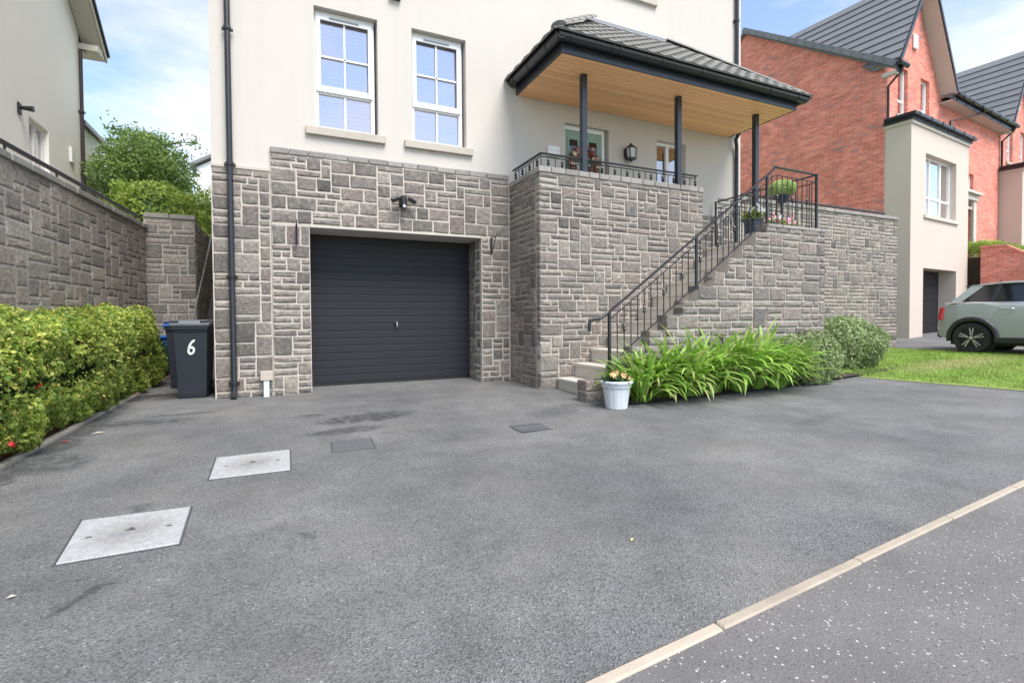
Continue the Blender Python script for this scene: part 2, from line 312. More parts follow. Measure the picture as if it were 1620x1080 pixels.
# ------------------------------------------------------------------ mesh helpers
ORG = {}
def link(o): COL.objects.link(o); return o
def tag(o, label=None, cat=None, group=None, kind=None):
    if label: o['label'] = label
    if cat: o['category'] = cat
    if group: o['group'] = group
    if kind: o['kind'] = kind
    return o
def thing(name, label, cat, loc=(0, 0, 0), rotz=0, group=None, local=False):
    o = link(bpy.data.objects.new(name, None)); o.location = loc; o.rotation_euler = (0, 0, rotz); o.empty_display_size = .2
    ORG[o.name] = Vector((0, 0, 0)) if local else Vector(loc)
    return tag(o, label, cat, group)
def org(p): return ORG.get(p.name, Vector((0, 0, 0))) if p else Vector((0, 0, 0))
class MB:
    def __init__(s): s.v = []; s.f = []; s.M = None
    def add(s, vs, fs):
        o = len(s.v)
        for q in vs:
            q = Vector(q); s.v.append(tuple(s.M @ q) if s.M else tuple(q))
        s.f += [tuple(i+o for i in f) for f in fs]; return s
    def box(s, x0, x1, y0, y1, z0, z1):
        return s.add([(x0, y0, z0), (x1, y0, z0), (x1, y1, z0), (x0, y1, z0), (x0, y0, z1), (x1, y0, z1), (x1, y1, z1), (x0, y1, z1)],
                     [(0, 3, 2, 1), (4, 5, 6, 7), (0, 1, 5, 4), (1, 2, 6, 5), (2, 3, 7, 6), (3, 0, 4, 7)])
    def extr(s, poly, ax, a0, a1):
        def P(q, a): return (a, q[0], q[1]) if ax == 0 else (q[0], a, q[1]) if ax == 1 else (q[0], q[1], a)
        n = len(poly); return s.add([P(q, a0) for q in poly]+[P(q, a1) for q in poly], [tuple(range(n)), tuple(range(2*n-1, n-1, -1))]+[(i, (i+1) % n, n+(i+1) % n, n+i) for i in range(n)])
    def tube(s, path, r, n=8, cap=True):
        path = [Vector(p) for p in path]; rs = r if isinstance(r, (list, tuple)) else [r]*len(path)
        vs = []; ref = None
        for i, p in enumerate(path):
            a = path[max(0, i-1)]; b = path[min(len(path)-1, i+1)]; t = (b-a).normalized()
            if ref is None: ref = t.orthogonal().normalized()
            ref = (ref-t*ref.dot(t)); ref = ref.normalized() if ref.length > 1e-5 else t.orthogonal().normalized(); bb = t.cross(ref)
            for k in range(n):
                an = 2*math.pi*(k+.5)/n; vs.append(p+(ref*math.cos(an)+bb*math.sin(an))*rs[i])
        fs = [(i*n+k, i*n+(k+1) % n, (i+1)*n+(k+1) % n, (i+1)*n+k) for i in range(len(path)-1) for k in range(n)]
        if cap: fs += [tuple(range(n-1, -1, -1)), tuple(range((len(path)-1)*n, len(path)*n))]
        return s.add(vs, fs)
    def lathe(s, prof, c=(0, 0, 0), n=16, cap=True):
        vs = [(c[0]+r*math.cos(2*math.pi*k/n), c[1]+r*math.sin(2*math.pi*k/n), c[2]+z) for r, z in prof for k in range(n)]
        fs = [(i*n+k, i*n+(k+1) % n, (i+1)*n+(k+1) % n, (i+1)*n+k) for i in range(len(prof)-1) for k in range(n)]
        if cap: fs += [tuple(range(n-1, -1, -1)), tuple(range((len(prof)-1)*n, len(prof)*n))]
        return s.add(vs, fs)
    def mesh(s, name, o=Vector((0, 0, 0)), recalc=True, smooth=False):
        me = bpy.data.meshes.new(name); me.from_pydata([(a[0]-o.x, a[1]-o.y, a[2]-o.z) for a in s.v], [], s.f)
        if recalc:
            b = bmesh.new(); b.from_mesh(me); bmesh.ops.recalc_face_normals(b, faces=b.faces); b.to_mesh(me); b.free()
        if smooth: me.polygons.foreach_set('use_smooth', [True]*len(me.polygons))
        return me
    def build(s, name, mat, parent=None, bevel=0, smooth=False, recalc=True, seg=1):
        o0 = org(parent); o = link(bpy.data.objects.new(name, s.mesh(name, o0, recalc, smooth)))
        m = MT[mat] if isinstance(mat, str) else mat; o.data.materials.append(m)
        if parent: o.parent = parent; ORG[o.name] = o0
        if bevel:
            b = o.modifiers.new('bevel', 'BEVEL'); b.width = bevel; b.segments = seg; b.limit_method = 'ANGLE'
        if smooth and not bevel:
            try:
                md = o.modifiers.new('es', 'EDGE_SPLIT'); md.split_angle = R(40)
            except Exception: pass
        return o
def box(name, mat, parent, x0, x1, y0, y1, z0, z1, bevel=0, seg=1): return MB().box(x0, x1, y0, y1, z0, z1).build(name, mat, parent, bevel, seg=seg)
def place(mesh, name, parent, loc, rot=(0, 0, 0), scale=(1, 1, 1), mat=None):
    o = link(bpy.data.objects.new(name, mesh)); o.parent = parent; o.location = Vector(loc)-org(parent); o.rotation_euler = rot; o.scale = scale
    ORG[o.name] = org(parent)
    if mat and not mesh.materials: mesh.materials.append(MT[mat])
    return o
def copy_tree(o, parent=None):
    c = o.copy(); link(c); c.parent = parent
    for ch in [x for x in o.children]: copy_tree(ch, c)
    return c
def holed(name, mat, parent, x0, x1, z0, z1, y0, y1, holes, M=None):
    xs = sorted({x0, x1, *[h[0] for h in holes], *[h[1] for h in holes]}); zs = sorted({z0, z1, *[h[2] for h in holes], *[h[3] for h in holes]})
    xs = [x for x in xs if x0 <= x <= x1]; zs = [z for z in zs if z0 <= z <= z1]
    def solid(i, j):
        if i < 0 or j < 0 or i >= len(xs)-1 or j >= len(zs)-1: return False
        cx, cz = (xs[i]+xs[i+1])/2, (zs[j]+zs[j+1])/2
        return not any(h[0] < cx < h[1] and h[2] < cz < h[3] for h in holes)
    mb = MB(); mb.M = M
    for i in range(len(xs)-1):
        for j in range(len(zs)-1):
            if not solid(i, j): continue
            a, b, c, d = xs[i], xs[i+1], zs[j], zs[j+1]
            mb.add([(a, y0, c), (b, y0, c), (b, y0, d), (a, y0, d)], [(0, 1, 2, 3)]); mb.add([(a, y1, c), (b, y1, c), (b, y1, d), (a, y1, d)], [(3, 2, 1, 0)])
            if not solid(i-1, j): mb.add([(a, y0, c), (a, y1, c), (a, y1, d), (a, y0, d)], [(3, 2, 1, 0)])
            if not solid(i+1, j): mb.add([(b, y0, c), (b, y1, c), (b, y1, d), (b, y0, d)], [(0, 1, 2, 3)])
            if not solid(i, j-1): mb.add([(a, y0, c), (b, y0, c), (b, y1, c), (a, y1, c)], [(3, 2, 1, 0)])
            if not solid(i, j+1): mb.add([(a, y0, d), (b, y0, d), (b, y1, d), (a, y1, d)], [(0, 1, 2, 3)])
    return mb.build(name, mat, parent, recalc=False)
def window(parent, x0, x1, z0, z1, y, mull=(), trans=(), blind=True, fr=.055, glass='glass', sill=True, depth=.1, sillmat='sill', bars=(), blindtop=None):
    """window set in a wall that faces -y at y; mull: x fractions, trans: z values, bars: (fx0,fx1,z) glazing bars"""
    yb = y+depth
    m = MB(); m.box(x0, x1, yb, yb+.06, z0, z0+fr); m.box(x0, x1, yb, yb+.06, z1-fr, z1); m.box(x0, x0+fr, yb, yb+.06, z0+fr, z1-fr); m.box(x1-fr, x1, yb, yb+.06, z0+fr, z1-fr)
    for a in mull: xx = x0+(x1-x0)*a; m.box(xx-fr*.6, xx+fr*.6, yb+.003, yb+.057, z0+fr, z1-fr)
    for zz in trans: m.box(x0+fr, x1-fr, yb+.005, yb+.055, zz-fr*.55, zz+fr*.55)
    wo = m.build('window', 'white', parent, .004)
    for (ax, bx, az, bz) in bars: MB().box(ax, bx, yb+.008, yb+.035, az, bz).build('glazing_bar', 'white', wo)
    MB().box(x0+fr*.5, x1-fr*.5, yb+.036, yb+.042, z0+fr*.5, z1-fr*.5).build('pane', glass, wo)
    if blind:
        m = MB(); z = z1-.05
        while z > z0+.03:
            m.add([(x0+.03, yb+.062, z-.016), (x1-.03, yb+.062, z-.016), (x1-.03, yb+.086, z+.034), (x0+.03, yb+.086, z+.034)], [(0, 1, 2, 3)]); z -= .052
        m.build('blind', 'blind', wo, recalc=False)
    MB().add([(x0-.2, yb+.22, z0-.2), (x1+.2, yb+.22, z0-.2), (x1+.2, yb+.22, z1+.2), (x0-.2, yb+.22, z1+.2)], [(0, 1, 2, 3)]).build('room_shade', 'blind' if blind else 'dark', wo)
    if sill: MB().box(x0-.12, x1+.12, y-.055, yb, z0-.11, z0-.005).build('sill', sillmat, wo, .006)
    return wo

# ------------------------------------------------------------------ rubble stone facing
SM = {}
def stone_mesh(w, h, d, var, mat):
    key = (round(w, 3), round(h, 3), round(d, 3), var, mat)
    if key in SM: return SM[key]
    rr = random.Random(hash(key[:4])); j = .0068
    hw, hh = w/2-j, h/2-j
    base = [(-hw, -hh), (0, -hh), (hw, -hh), (hw, 0), (hw, hh), (0, hh), (-hw, hh), (-hw, 0)]
    base = [(x+rr.uniform(-.005, .005), z+rr.uniform(-.005, .005)) for x, z in base]
    V = [(x, d, z) for x, z in base]; ins = .008
    V += [(x*(1-.3*ins/hw), .004, z*(1-.3*ins/hh)) for x, z in base]
    k = rr.uniform(.006, .014) if mat != 'stoneL' else rr.uniform(.003, .008)
    V += [(x*(1-2.1*ins/hw)+rr.uniform(-.004, .004), -.002-rr.uniform(0, .008 if mat != 'stoneL' else .004), z*(1-2.1*ins/hh)+rr.uniform(-.004, .004)) for x, z in base]
    V += [(rr.uniform(-.2, .2)*hw, -k, rr.uniform(-.25, .25)*hh)]
    n = 8; Fs = []
    for a in (0, 8):
        Fs += [(a+i, a+(i+1) % n, a+8+(i+1) % n, a+8+i) for i in range(n)]
    Fs += [(16+i, 16+(i+1) % n, 24) for i in range(n)]
    me = bpy.data.meshes.new('stone'); me.from_pydata(V, [], Fs); me.materials.append(MT[mat]); SM[key] = me
    return me
def stone_specs(P0, N, width, height, mask=lambda u, v: True, cu=.06, cv=.085, big=.42, depth=.06, seed=1, mat='stone', wide=1.0, P_jumbo=.09):
    rr = random.Random(seed); P0 = Vector(P0); N = Vector(N).normalized(); V = Vector((0, 0, 1)); U = (-N).cross(V).normalized()
    nu, nv = max(1, round(width/cu)), max(1, round(height/cv)); cu = width/nu; cv = height/nv
    occ = [[not mask((i+.5)*cu, (j+.5)*cv) for i in range(nu)] for j in range(nv)]; out = []
    ang = math.atan2(U.y, U.x)
    for j in range(nv):
        i = 0
        while i < nu:
            if occ[j][i]: i += 1; continue
            a = i
            while a < nu and not occ[j][a]: a += 1
            free = a-i
            q = rr.random(); h = 3 if q < P_jumbo else 2 if q < P_jumbo+big else 1
            if h == 3: w = rr.choice((3, 4))
            elif h == 2: w = rr.choice((3, 3, 4, 5, 5, 6))
            else: w = rr.choice((2, 3, 4, 5, 6, 7))
            w = max(2, round(w*wide)); w = min(w, free)
            if free-w == 1: w = w+1 if w < 6*wide else w-1
            w = max(1, w)
            while h > 1 and (j+h > nv or any(occ[j+b][i+c] for b in range(h) for c in range(w))): h -= 1
            for b in range(h):
                for c in range(w): occ[j+b][i+c] = True
            out.append((P0+U*((i+w/2)*cu)+V*((j+h/2)*cv), ang, w*cu, h*cv, depth, rr.randrange(3), 'stoneD' if mat == 'stone' and h >= 2 and w*cu < .26 and rr.random() < .26 else mat)); i += w
    return out
def place_stones(parent, specs, limit=290, name='stone', stuffname='far_stones'):
    def score(s):
        q = pix(s[0])
        if not q: return 0
        if not (-30 < q[0] < 1650 and -30 < q[1] < 1110): return 1e-6*s[2]
        return s[2]*s[3]/q[2]**2
    specs = sorted(specs, key=score, reverse=True)
    for (c, a, w, h, d, v, m) in specs[:limit]: place(stone_mesh(w, h, d, v, m), name, parent, c, (0, 0, a))
    rest = specs[limit:]
    if rest:
        mb = MB()
        for (c, a, w, h, d, v, m) in rest:
            me = stone_mesh(w, h, d, v, m); mb.M = Matrix.Translation(c) @ Matrix.Rotation(a, 4, 'Z')
            mb.add([q.co for q in me.vertices], [tuple(p.vertices) for p in me.polygons])
        mb.M = None; tag(mb.build(stuffname, 'stoneL' if rest[0][6] == 'stoneL' else 'stone', parent, recalc=False), kind='stuff')
def coping_row(parent, x0, x1, y0, y1, z0, z1, axis=0, step=.24, mat='coping', seed=3, name='coping_stone'):
    rr = random.Random(seed); a, e = (x0, x1) if axis == 0 else (y0, y1)
    while a < e-.01:
        b = min(e, a+step*rr.uniform(.8, 1.25))
        if e-b < .1: b = e
        j = rr.uniform(-.006, .006)
        if axis == 0: box(name, mat, parent, a+.004, b-.004, y0+j, y1, z0, z1+j*.6, .008)
        else: box(name, mat, parent, x0+j, x1, a+.004, b-.004, z0, z1+j*.6, .008)
        a = b
# ================================================================== SETTING
def ky(x): return 1.145+.088*x
def kx(y): return -1.74+.0256*(y-4.53)
def rx(y): return 8.26-.258*(min(y, 4.6)-4.6)
def lx(y): return 12.95+.16*(6.73-y)
def sheet(name, mat, fx0, fx1, fy0, fy1, nx, ny, dz=0, zf=None):
    mb = MB(); V = []
    for j in range(ny+1):
        for i in range(nx+1):
            s, t = i/nx, j/ny; x = fx0(4)*(1-s)+fx1(4)*s
            for _ in range(3):
                y = fy0(x)*(1-t)+fy1(x)*t; x = fx0(y)*(1-s)+fx1(y)*s
            V.append((x, y, (zf or g)(x, y)+dz))
    mb.add(V, [(j*(nx+1)+i, j*(nx+1)+i+1, (j+1)*(nx+1)+i+1, (j+1)*(nx+1)+i) for j in range(ny) for i in range(nx)])
    return tag(mb.build(name, mat, recalc=False), kind='structure')
C = lambda v: (lambda *_: v)
tag(MB().add([(-400, -400, -1.6), (400, -400, -1.6), (400, 400, -1.6), (-400, 400, -1.6)], [(0, 1, 2, 3)]).build('ground', 'lawn'), kind='structure')
sheet('driveway', 'asphalt', kx, rx, lambda x: ky(x)+.02, C(7.8), 40, 14)
sheet('side_path', 'asphalt', kx, C(-.70), C(7.3), C(11.6), 2, 4)
sheet('neighbour_driveway', 'asphalt', lambda y: lx(y)+.01, C(40), lambda x: ky(x)+.02, C(22), 20, 10)
sheet('road', 'pave', C(-40), C(60), C(-40), lambda x: ky(x)-.02, 60, 20, -.003)
lawn = sheet('lawn', 'lawn', lambda y: rx(y)-.03, lx, lambda x: ky(x)+.02, C(7.2), 20, 20, .007)
sheet('planting_bed', 'soil', C(3.66), C(9.6), lambda x: 4.62+.05*(x-3.3), C(5.1), 12, 2, .03)
sheet('hedge_bed', 'mulch', lambda y: -2.97+.0818*(y-1.5), lambda y: kx(y)-.045, C(2.0), C(11.2), 4, 12, .012)
# pin kerb between drive and road, and edging beside the hedge: each kerb unit its own part
kb = thing('kerb', 'pale flush concrete kerb running between driveway and chipped road', 'kerb', (2, 1.3, -.16))
x = -3.2; rr = random.Random(4)
while x < 16:
    x1 = x+.913; a = math.atan2(ky(x1)-ky(x), x1-x); m = MB(); zz0, zz1 = g(x, ky(x)), g(x1, ky(x1)); j = rr.uniform(-.003, .003)
    m.add([(x+.003, ky(x)-.022+j, zz0-.1), (x1-.003, ky(x1)-.022+j, zz1-.1), (x1-.003, ky(x1)+.022+j, zz1-.1), (x+.003, ky(x)+.022+j, zz0-.1),
           (x+.003, ky(x)-.022+j, zz0+.005), (x1-.003, ky(x1)-.022+j, zz1+.005), (x1-.003, ky(x1)+.022+j, zz1+.005), (x+.003, ky(x)+.022+j, zz0+.005)], [(0, 3, 2, 1), (4, 5, 6, 7), (0, 1, 5, 4), (1, 2, 6, 5), (2, 3, 7, 6), (3, 0, 4, 7)])
    m.build('kerb_stone', 'kerb', kb, .006); x = x1
ke = thing('edging', 'grey concrete edging along the foot of the long hedge', 'edging', (-1.74, 5, -.09))
y = 2.2
while y < 10.6:
    y1 = y+.913; z0, z1 = g(0, y), g(0, y1)
    MB().add([(kx(y)-.05, y+.003, z0-.1), (kx(y), y+.003, z0-.1), (kx(y1), y1-.003, z1-.1), (kx(y1)-.05, y1-.003, z1-.1), (kx(y)-.05, y+.003, z0+.035), (kx(y), y+.003, z0+.03), (kx(y1), y1-.003, z1+.03), (kx(y1)-.05, y1-.003, z1+.035)],
             [(0, 3, 2, 1), (4, 5, 6, 7), (0, 1, 5, 4), (1, 2, 6, 5), (2, 3, 7, 6), (3, 0, 4, 7)]).build('kerb_stone', 'kerb2', ke, .008); y = y1
# grass blades of the lawn
def blades(n):
    P = []; F_ = []
    while len(P) < n*3:
        x = random.uniform(8.2, 13.5); y = random.uniform(1.9, 7.05)
        if not (rx(y)-.02 < x < lx(y)): continue
        z = g(x, y)+.02; a = random.uniform(0, 6.28); h = random.uniform(.018, .05); wd = .006; dx, dy = math.cos(a), math.sin(a)
        i = len(P); P += [(x-dx*wd, y-dy*wd, z), (x+dx*wd, y+dy*wd, z), (x-dy*h*.6*random.uniform(-1, 1), y+dx*h*.6, z+h)]; F_.append((i, i+1, i+2))
    mb = MB(); mb.v = P; mb.f = F_; return mb
tag(blades(52000).build('grass', 'grass', recalc=False), 'short bright green lawn grass beside the driveway', 'grass', kind='stuff')
# upper banks behind the retaining walls
mb = MB().extr([(-2.95-.3, 1.5), (-2.17-.3, 11.2), (-1.6, 11.2), (-1.6, 40), (-30, 40), (-30, 1.5)], 2, -.5, 2.38); tag(mb.build('garden_bank', 'kerb2'), kind='structure')
mb = MB().extr([(8.4, 7.5), (13.4, 7.5), (13.9, 30), (8.4, 30)], 2, -.5, 2.9); tag(mb.build('upper_garden', 'lawn'), kind='structure')

# ================================================================== MAIN HOUSE
H = thing('house', 'cream rendered house with dark garage door in a grey rubble stone base', 'house', (3.75, 7.12, -.05))
YW = 7.12
W1, W2 = (.462, 1.277, 3.44, 5.02), (1.752, 2.56, 3.44, 5.025)
DR, HW = (4.25, 5.12, 2.03, 4.09), (6.15, 6.83, 3.0, 4.08)
UW = [(.46, 1.9, 6.5, 7.8), (4.95, 6.02, 6.5, 7.8)]
holed('wall', 'render', H, -.73, 8.23, -.3, 8.3, YW, YW+.25, [W1, W2, DR, HW, (.37, 2.77, -.3, 2.13)]+UW)
mb = MB(); mb.box(-.73, -.48, YW+.25, 15.5, -.3, 8.3); mb.box(7.98, 8.23, YW+.25, 15.5, -.3, 8.3); mb.box(-.48, 7.98, 15.25, 15.5, -.3, 8.3); mb.build('side_wall', 'render', H)
for b, tr in ((W1, 3.962), (W2, 3.968)):
    x0, x1, z0, z1 = b; xm = (x0+x1)/2; y0 = YW+.1
    wo = window(H, x0, x1-.03, z0, z1, YW, trans=(tr,), bars=[(xm-.026, xm-.004, z0+.05, tr), (xm-.026, xm-.004, tr, z1-.05), (x0+.05, x1-.08, tr+.46, tr+.482)])
    m = MB(); m.box(x0+.025, x1-.055, y0-.022, y0-.002, tr-.01, tr+.07); m.box(x0+.025, x1-.055, y0-.022, y0-.002, z1-.12, z1-.045); m.box(x0+.025, x0+.085, y0-.022, y0-.002, tr+.07, z1-.12); m.box(x1-.115, x1-.055, y0-.022, y0-.002, tr+.07, z1-.12)
    m.build('sash', 'white', wo, .004)
    box('trickle_vent', 'lead', wo, xm-.21, xm+.17, y0-.034, y0-.023, z1-.093, z1-.075)
for b in UW: window(H, *b, YW, trans=(b[2]+.45,))
window(H, *HW[:2], HW[2], HW[3], YW, mull=(.5,), blind=True, sill=True, fr=.05)
# front door
dm = MB(); dm.box(4.25, 5.09, 7.2, 7.28, 4.02, 4.09); dm.box(4.25, 4.31, 7.2, 7.28, 2.03, 4.02); dm.box(5.03, 5.09, 7.2, 7.28, 2.03, 4.02)
fd = dm.build('door', 'white', H, .004); fd['label'] = 'sage green panelled front door'
box('leaf', 'doorgreen', fd, 4.31, 5.03, 7.215, 7.26, 2.05, 4.02, .004)
for (a, b) in ((4.39, 4.55), (4.77, 4.93)):
    m = MB(); m.box(a-.03, b+.03, 7.203, 7.214, 3.66, 3.69); m.box(a-.03, b+.03, 7.203, 7.214, 3.87, 3.90); m.box(a-.03, a, 7.203, 7.214, 3.69, 3.87); m.box(b, b+.03, 7.203, 7.214, 3.69, 3.87); m.build('moulding', 'doorgreen', fd)
    box('door_pane', 'carglass', fd, a, b, 7.209, 7.214, 3.69, 3.87)
    m = MB(); m.box(a-.03, b+.03, 7.203, 7.214, 2.2, 3.5); m.build('panel', 'doorgreen', fd, .008)
# garage: charcoal ribbed door, lintel, reveals
gd = MB().box(.40, 2.80, 7.6765, 7.75, -.06, 2.129).build('garage_door', 'garage', H); gd['label'] = 'charcoal ribbed garage door'
sl = MB().extr([(7.69, .002), (7.6745, .004), (7.6725, .009), (7.672, .030), (7.6722, .094), (7.6735, .101), (7.69, .1045)], 0, .38, 2.80).mesh('slat', Vector((1.59, 0, 0)))
for k in range(20): place(sl, 'slat', gd, (1.59, 0, .0+k*.1065), mat='garage')
box('threshold_seal', 'dark', gd, .38, 2.80, 7.66, 7.70, -.05, .003)
hm = MB().lathe([(.012, 0), (.034, .002), (.034, .012), (.012, .016)], n=14); hm.v = [(a+1.60, 7.655-c, .86+b) for a, b, c in hm.v]
hd = hm.build('handle', 'black', gd); MB().tube([(1.60, 7.64, .86), (1.60, 7.60, .86), (1.60, 7.60, .80)], .011, 8).build('handle_lever', 'chrome', gd)
box('lintel', 'lintel', H, .372, 2.768, 7.079, 7.662, 2.122, 2.15)
box('reveal', 'mortar', H, 2.785, 3.1, 7.3, 7.7, -.3, 2.13); box('reveal', 'mortar', H, .1, .362, 7.38, 7.7, -.3, 2.13)
# stone base: mortar core with every stone laid on it
holed('stone_backing', 'mortar', H, -.075, 3.3, -.3, 3.03, 7.086, 7.119, [(.37, 2.77, -.3, 2.152)])
box('stone_backing', 'mortar', H, -.735, -.085, 7.105, 7.117, -.3, 2.80)
box('stone_backing', 'mortar', H, 6.25, 8.235, 7.10, 7.117, 1.9, 2.80)
sp = stone_specs((-.08, 7.082, -.055), (0, -1, 0), .45, 2.185, cu=.0563, seed=2, big=.26)
sp += stone_specs((2.77, 7.082, -.055), (0, -1, 0), .455, 2.185, cu=.057, seed=5, big=.24)
sp += stone_specs((-.08, 7.082, 2.15), (0, -1, 0), 3.31, .875, cu=.06, cv=.0875, seed=8, big=.62, wide=.95, P_jumbo=.08)
sp += stone_specs((-.73, 7.10, -.06), (0, -1, 0), .64, 2.84, cu=.064, cv=.086, seed=11, big=.28)
sp += stone_specs((2.772, 7.66, -.055), (-1, 0, 0), .52, 2.185, cu=.058, seed=14, depth=.02)
sp += stone_specs((6.5, 7.10, 2.03), (0, -1, 0), 1.72, .77, cu=.06, cv=.077, seed=15, depth=.02)
place_stones(H, sp)
coping_row(H, -.085, 3.23, 7.072, 7.119, 3.03, 3.108, seed=4)
box('plinth_strip', 'lead', H, 6.25, 8.24, 7.085, 7.119, 2.80, 2.822); box('plinth_strip', 'mortar', H, -.735, -.09, 7.09, 7.119, 2.79, 2.822)
# downpipes
def downpipe(parent, x, y, z0, z1, clips, mat='blackp', r=.034, shoe=True, name='downpipe'):
    path = ([(x, y-.10, z0), (x, y-.02, z0+.05), (x, y, z0+.12)] if shoe else [(x, y, z0)])+[(x, y, z1)]
    p = MB().tube(path, r, 12).build(name, mat, parent, smooth=True)
    for z in clips:
        m = MB().lathe([(r+.010, -.022), (r+.012, 0), (r+.010, .022)], (x, y, z), 12); m.box(x-r-.028, x+r+.028, y+r-.012, y+r+.004, z-.016, z+.016); m.build('collar', mat, p)
downpipe(H, -.527, 7.045, -.045, 8.2, (.14, 1.45, 2.82, 4.45, 6.2)); downpipe(H, 8.075, 7.07, 1.95, 4.05, (2.9,), shoe=False); downpipe(H, 8.075, 7.07, 4.45, 8.2, (5.4, 6.6), shoe=False)
MB().tube([(8.075, 7.07, 4.05), (8.06, 7.06, 4.2), (7.97, 7.0, 4.3), (7.97, 6.9, 4.42)], .034, 10).build('downpipe', 'blackp', H, smooth=True)
# main roof
rf = MB().extr([(6.75, 8.22), (11.3, 11.4), (15.9, 8.22), (15.9, 8.1), (11.3, 11.25), (6.75, 8.1)], 0, -1.0, 8.5).build('roof', 'tile', H)
box('fascia', 'fascia', H, -.95, 8.45, 6.76, 6.79, 8.02, 8.2); box('eaves_soffit', 'white', H, -.9, 8.4, 6.79, 7.12, 8.05, 8.08)
MB().extr([(6.64, 8.2), (6.65, 8.14), (6.69, 8.11), (6.73, 8.12), (6.755, 8.2), (6.745, 8.2), (6.70, 8.125), (6.65, 8.2)], 0, -.98, 8.48).build('gutter', 'blackp', H)
# gas/vent cowl on the wall
vb = MB().box(-.235, -.09, 6.99, 7.06, .155, .275).build('vent_cowl', 'sill', H, .006); vb['label'] = 'small beige cowl above a short white duct'
box('duct', 'potwhite', vb, -.20, -.135, 7.0, 7.06, -.06, .155, .003)
box('alarm_box', 'black', H, 1.44, 1.60, 7.05, 7.12, 5.345, 5.6, .01)

# ------------------------------------------------------------------ terrace with parapet
T = thing('terrace', 'grey rubble stone terrace block with low parapet under the porch', 'terrace', (4.73, 6.6, -.05))
TX0, TX1, TY = 3.236, 6.225, 6.10
box('core', 'mortar', T, TX0+.009, TX1-.009, TY+.009, 7.085, -.3, 2.02)
mb = MB(); mb.box(TX0+.009, TX1-.009, TY+.009, TY+.24, 2.02, 2.91); mb.box(TX0+.009, TX0+.24, TY+.24, 7.117, 2.02, 2.91); mb.build('parapet', 'mortar', T)
box('paving', 'concrete', T, TX0+.24, TX1+.06, TY+.24, 7.115, 2.02, 2.034)
def stepz(x): return .083+.195*math.floor((x-3.507)/.28) if x >= 3.507 else -9
sp = stone_specs((TX0, TY, -.08), (0, -1, 0), 2.989, 2.99, mask=lambda u, v: v-.08 > min(2.0, stepz(TX0+u))-.12, cu=.06, cv=.083, seed=21, big=.27, depth=.10, P_jumbo=.07)
sp += stone_specs((TX0, 7.08, -.08), (-1, 0, 0), .87, 2.99, cu=.058, cv=.083, seed=22, big=.3, depth=.05)
place_stones(T, sp, 295)
coping_row(T, TX0-.012, TX1+.01, TY-.012, TY+.25, 2.91, 2.99, seed=7, step=.21); coping_row(T, TX0-.012, TX0+.25, TY+.253, 7.06, 2.91, 2.99, axis=1, seed=8, step=.21)

# ------------------------------------------------------------------ stairs
S = thing('staircase', 'cream concrete steps climbing from the driveway to the porch', 'steps', (4.9, 5.65, -.09))
for k in range(11):
    x0 = 3.507+.28*k; z1 = .083+.195*k; x1 = x0+.28 if k < 10 else 7.40
    yb = 6.098 if k < 10 else 7.08
    st = MB().box(x0, x1-.002, 5.19, yb, z1-.235 if k else -.3, z1-.042).build('step', 'concrete', S, .004)
    MB().box(x0-.018, x1-.02, 5.19, yb, z1-.0415, z1).build('tread', 'concrete', st, .006, seg=2)
# stone side wall of the stairs
SW = thing('stair_wall', 'stepped grey rubble stone wall carrying the stairs behind the strap leaved plants', 'stone wall', (5.4, 5.1, -.09))
SX, NX0 = 3.25, 3.933
def swtop(x):
    if x < 3.68: return .17
    if x < NX0: return .38
    k = math.floor((x-NX0)/.27); return min(2.22, .577+.1965*k) if x < 6.30 else 2.22
cu = .0675
poly = [(3.262, -.3)]
xs = [3.262, 3.68, NX0]+[NX0+.27*k for k in range(1, 9)]+[6.31]
for i, xx in enumerate(xs):
    t = swtop(xx+.01)-.05; poly += [(xx+(.012 if i else 0), poly[-1][1] if i else t), (xx+(.012 if i else 0), t)] if i else [(xx, t)]
poly += [(7.59, 2.20), (7.59, -.3)]
MB().extr(poly, 1, 5.01, 5.185).build('core', 'mortar', SW)
box('core', 'mortar', SW, 7.40, 7.588, 5.187, 7.085, -.3, 2.2)
sp = stone_specs((SX, 5.0, -.125), (0, -1, 0), 4.35, 2.332, mask=lambda u, v: v-.11 < swtop(SX+u) and u > .43, cu=.0675, cv=.098, seed=31, big=.32, depth=.175, P_jumbo=.04)
sp += stone_specs((SX, 4.996, -.11), (0, -1, 0), .43, .285, cu=.054, cv=.0713, seed=33, big=.6, depth=.185, P_jumbo=0)
place_stones(SW, sp, 295)
coping_row(SW, 6.33, 7.6, 4.985, 5.2, 2.19, 2.235, seed=12, step=.3)

# ------------------------------------------------------------------ right retaining wall with handrail
RW = thing('retaining_wall', 'long grey rubble stone wall right of the stairs, ending at the beige bay', 'stone wall', (10.8, 7.2, 0))
box('core', 'mortar', RW, 8.24, 13.49, 7.127, 7.42, -.3, 3.2)
sp = stone_specs((7.62, 7.12, .0), (0, -1, 0), 5.88, 3.2, mask=lambda u, v: v > .06 and (u > .62 or v > 1.9), cu=.064, cv=.08, seed=41, big=.28, depth=.02)
place_stones(RW, sp, 295)
coping_row(RW, 8.24, 13.51, 7.09, 7.43, 3.2, 3.27, seed=14, step=.32)
hr = thing('handrail', 'black handrail along the top of the right stone wall', 'handrail', (10.8, 7.28, 3.27))
MB().tube([(8.3, 7.28, 3.37), (13.25, 7.28, 3.37)], .026, 8).build('rail', 'black', hr, smooth=True)
for xx in (8.6, 10.0, 11.6, 13.15): MB().tube([(xx, 7.28, 3.26), (xx, 7.28, 3.37)], .012, 6).build('post', 'black', hr)

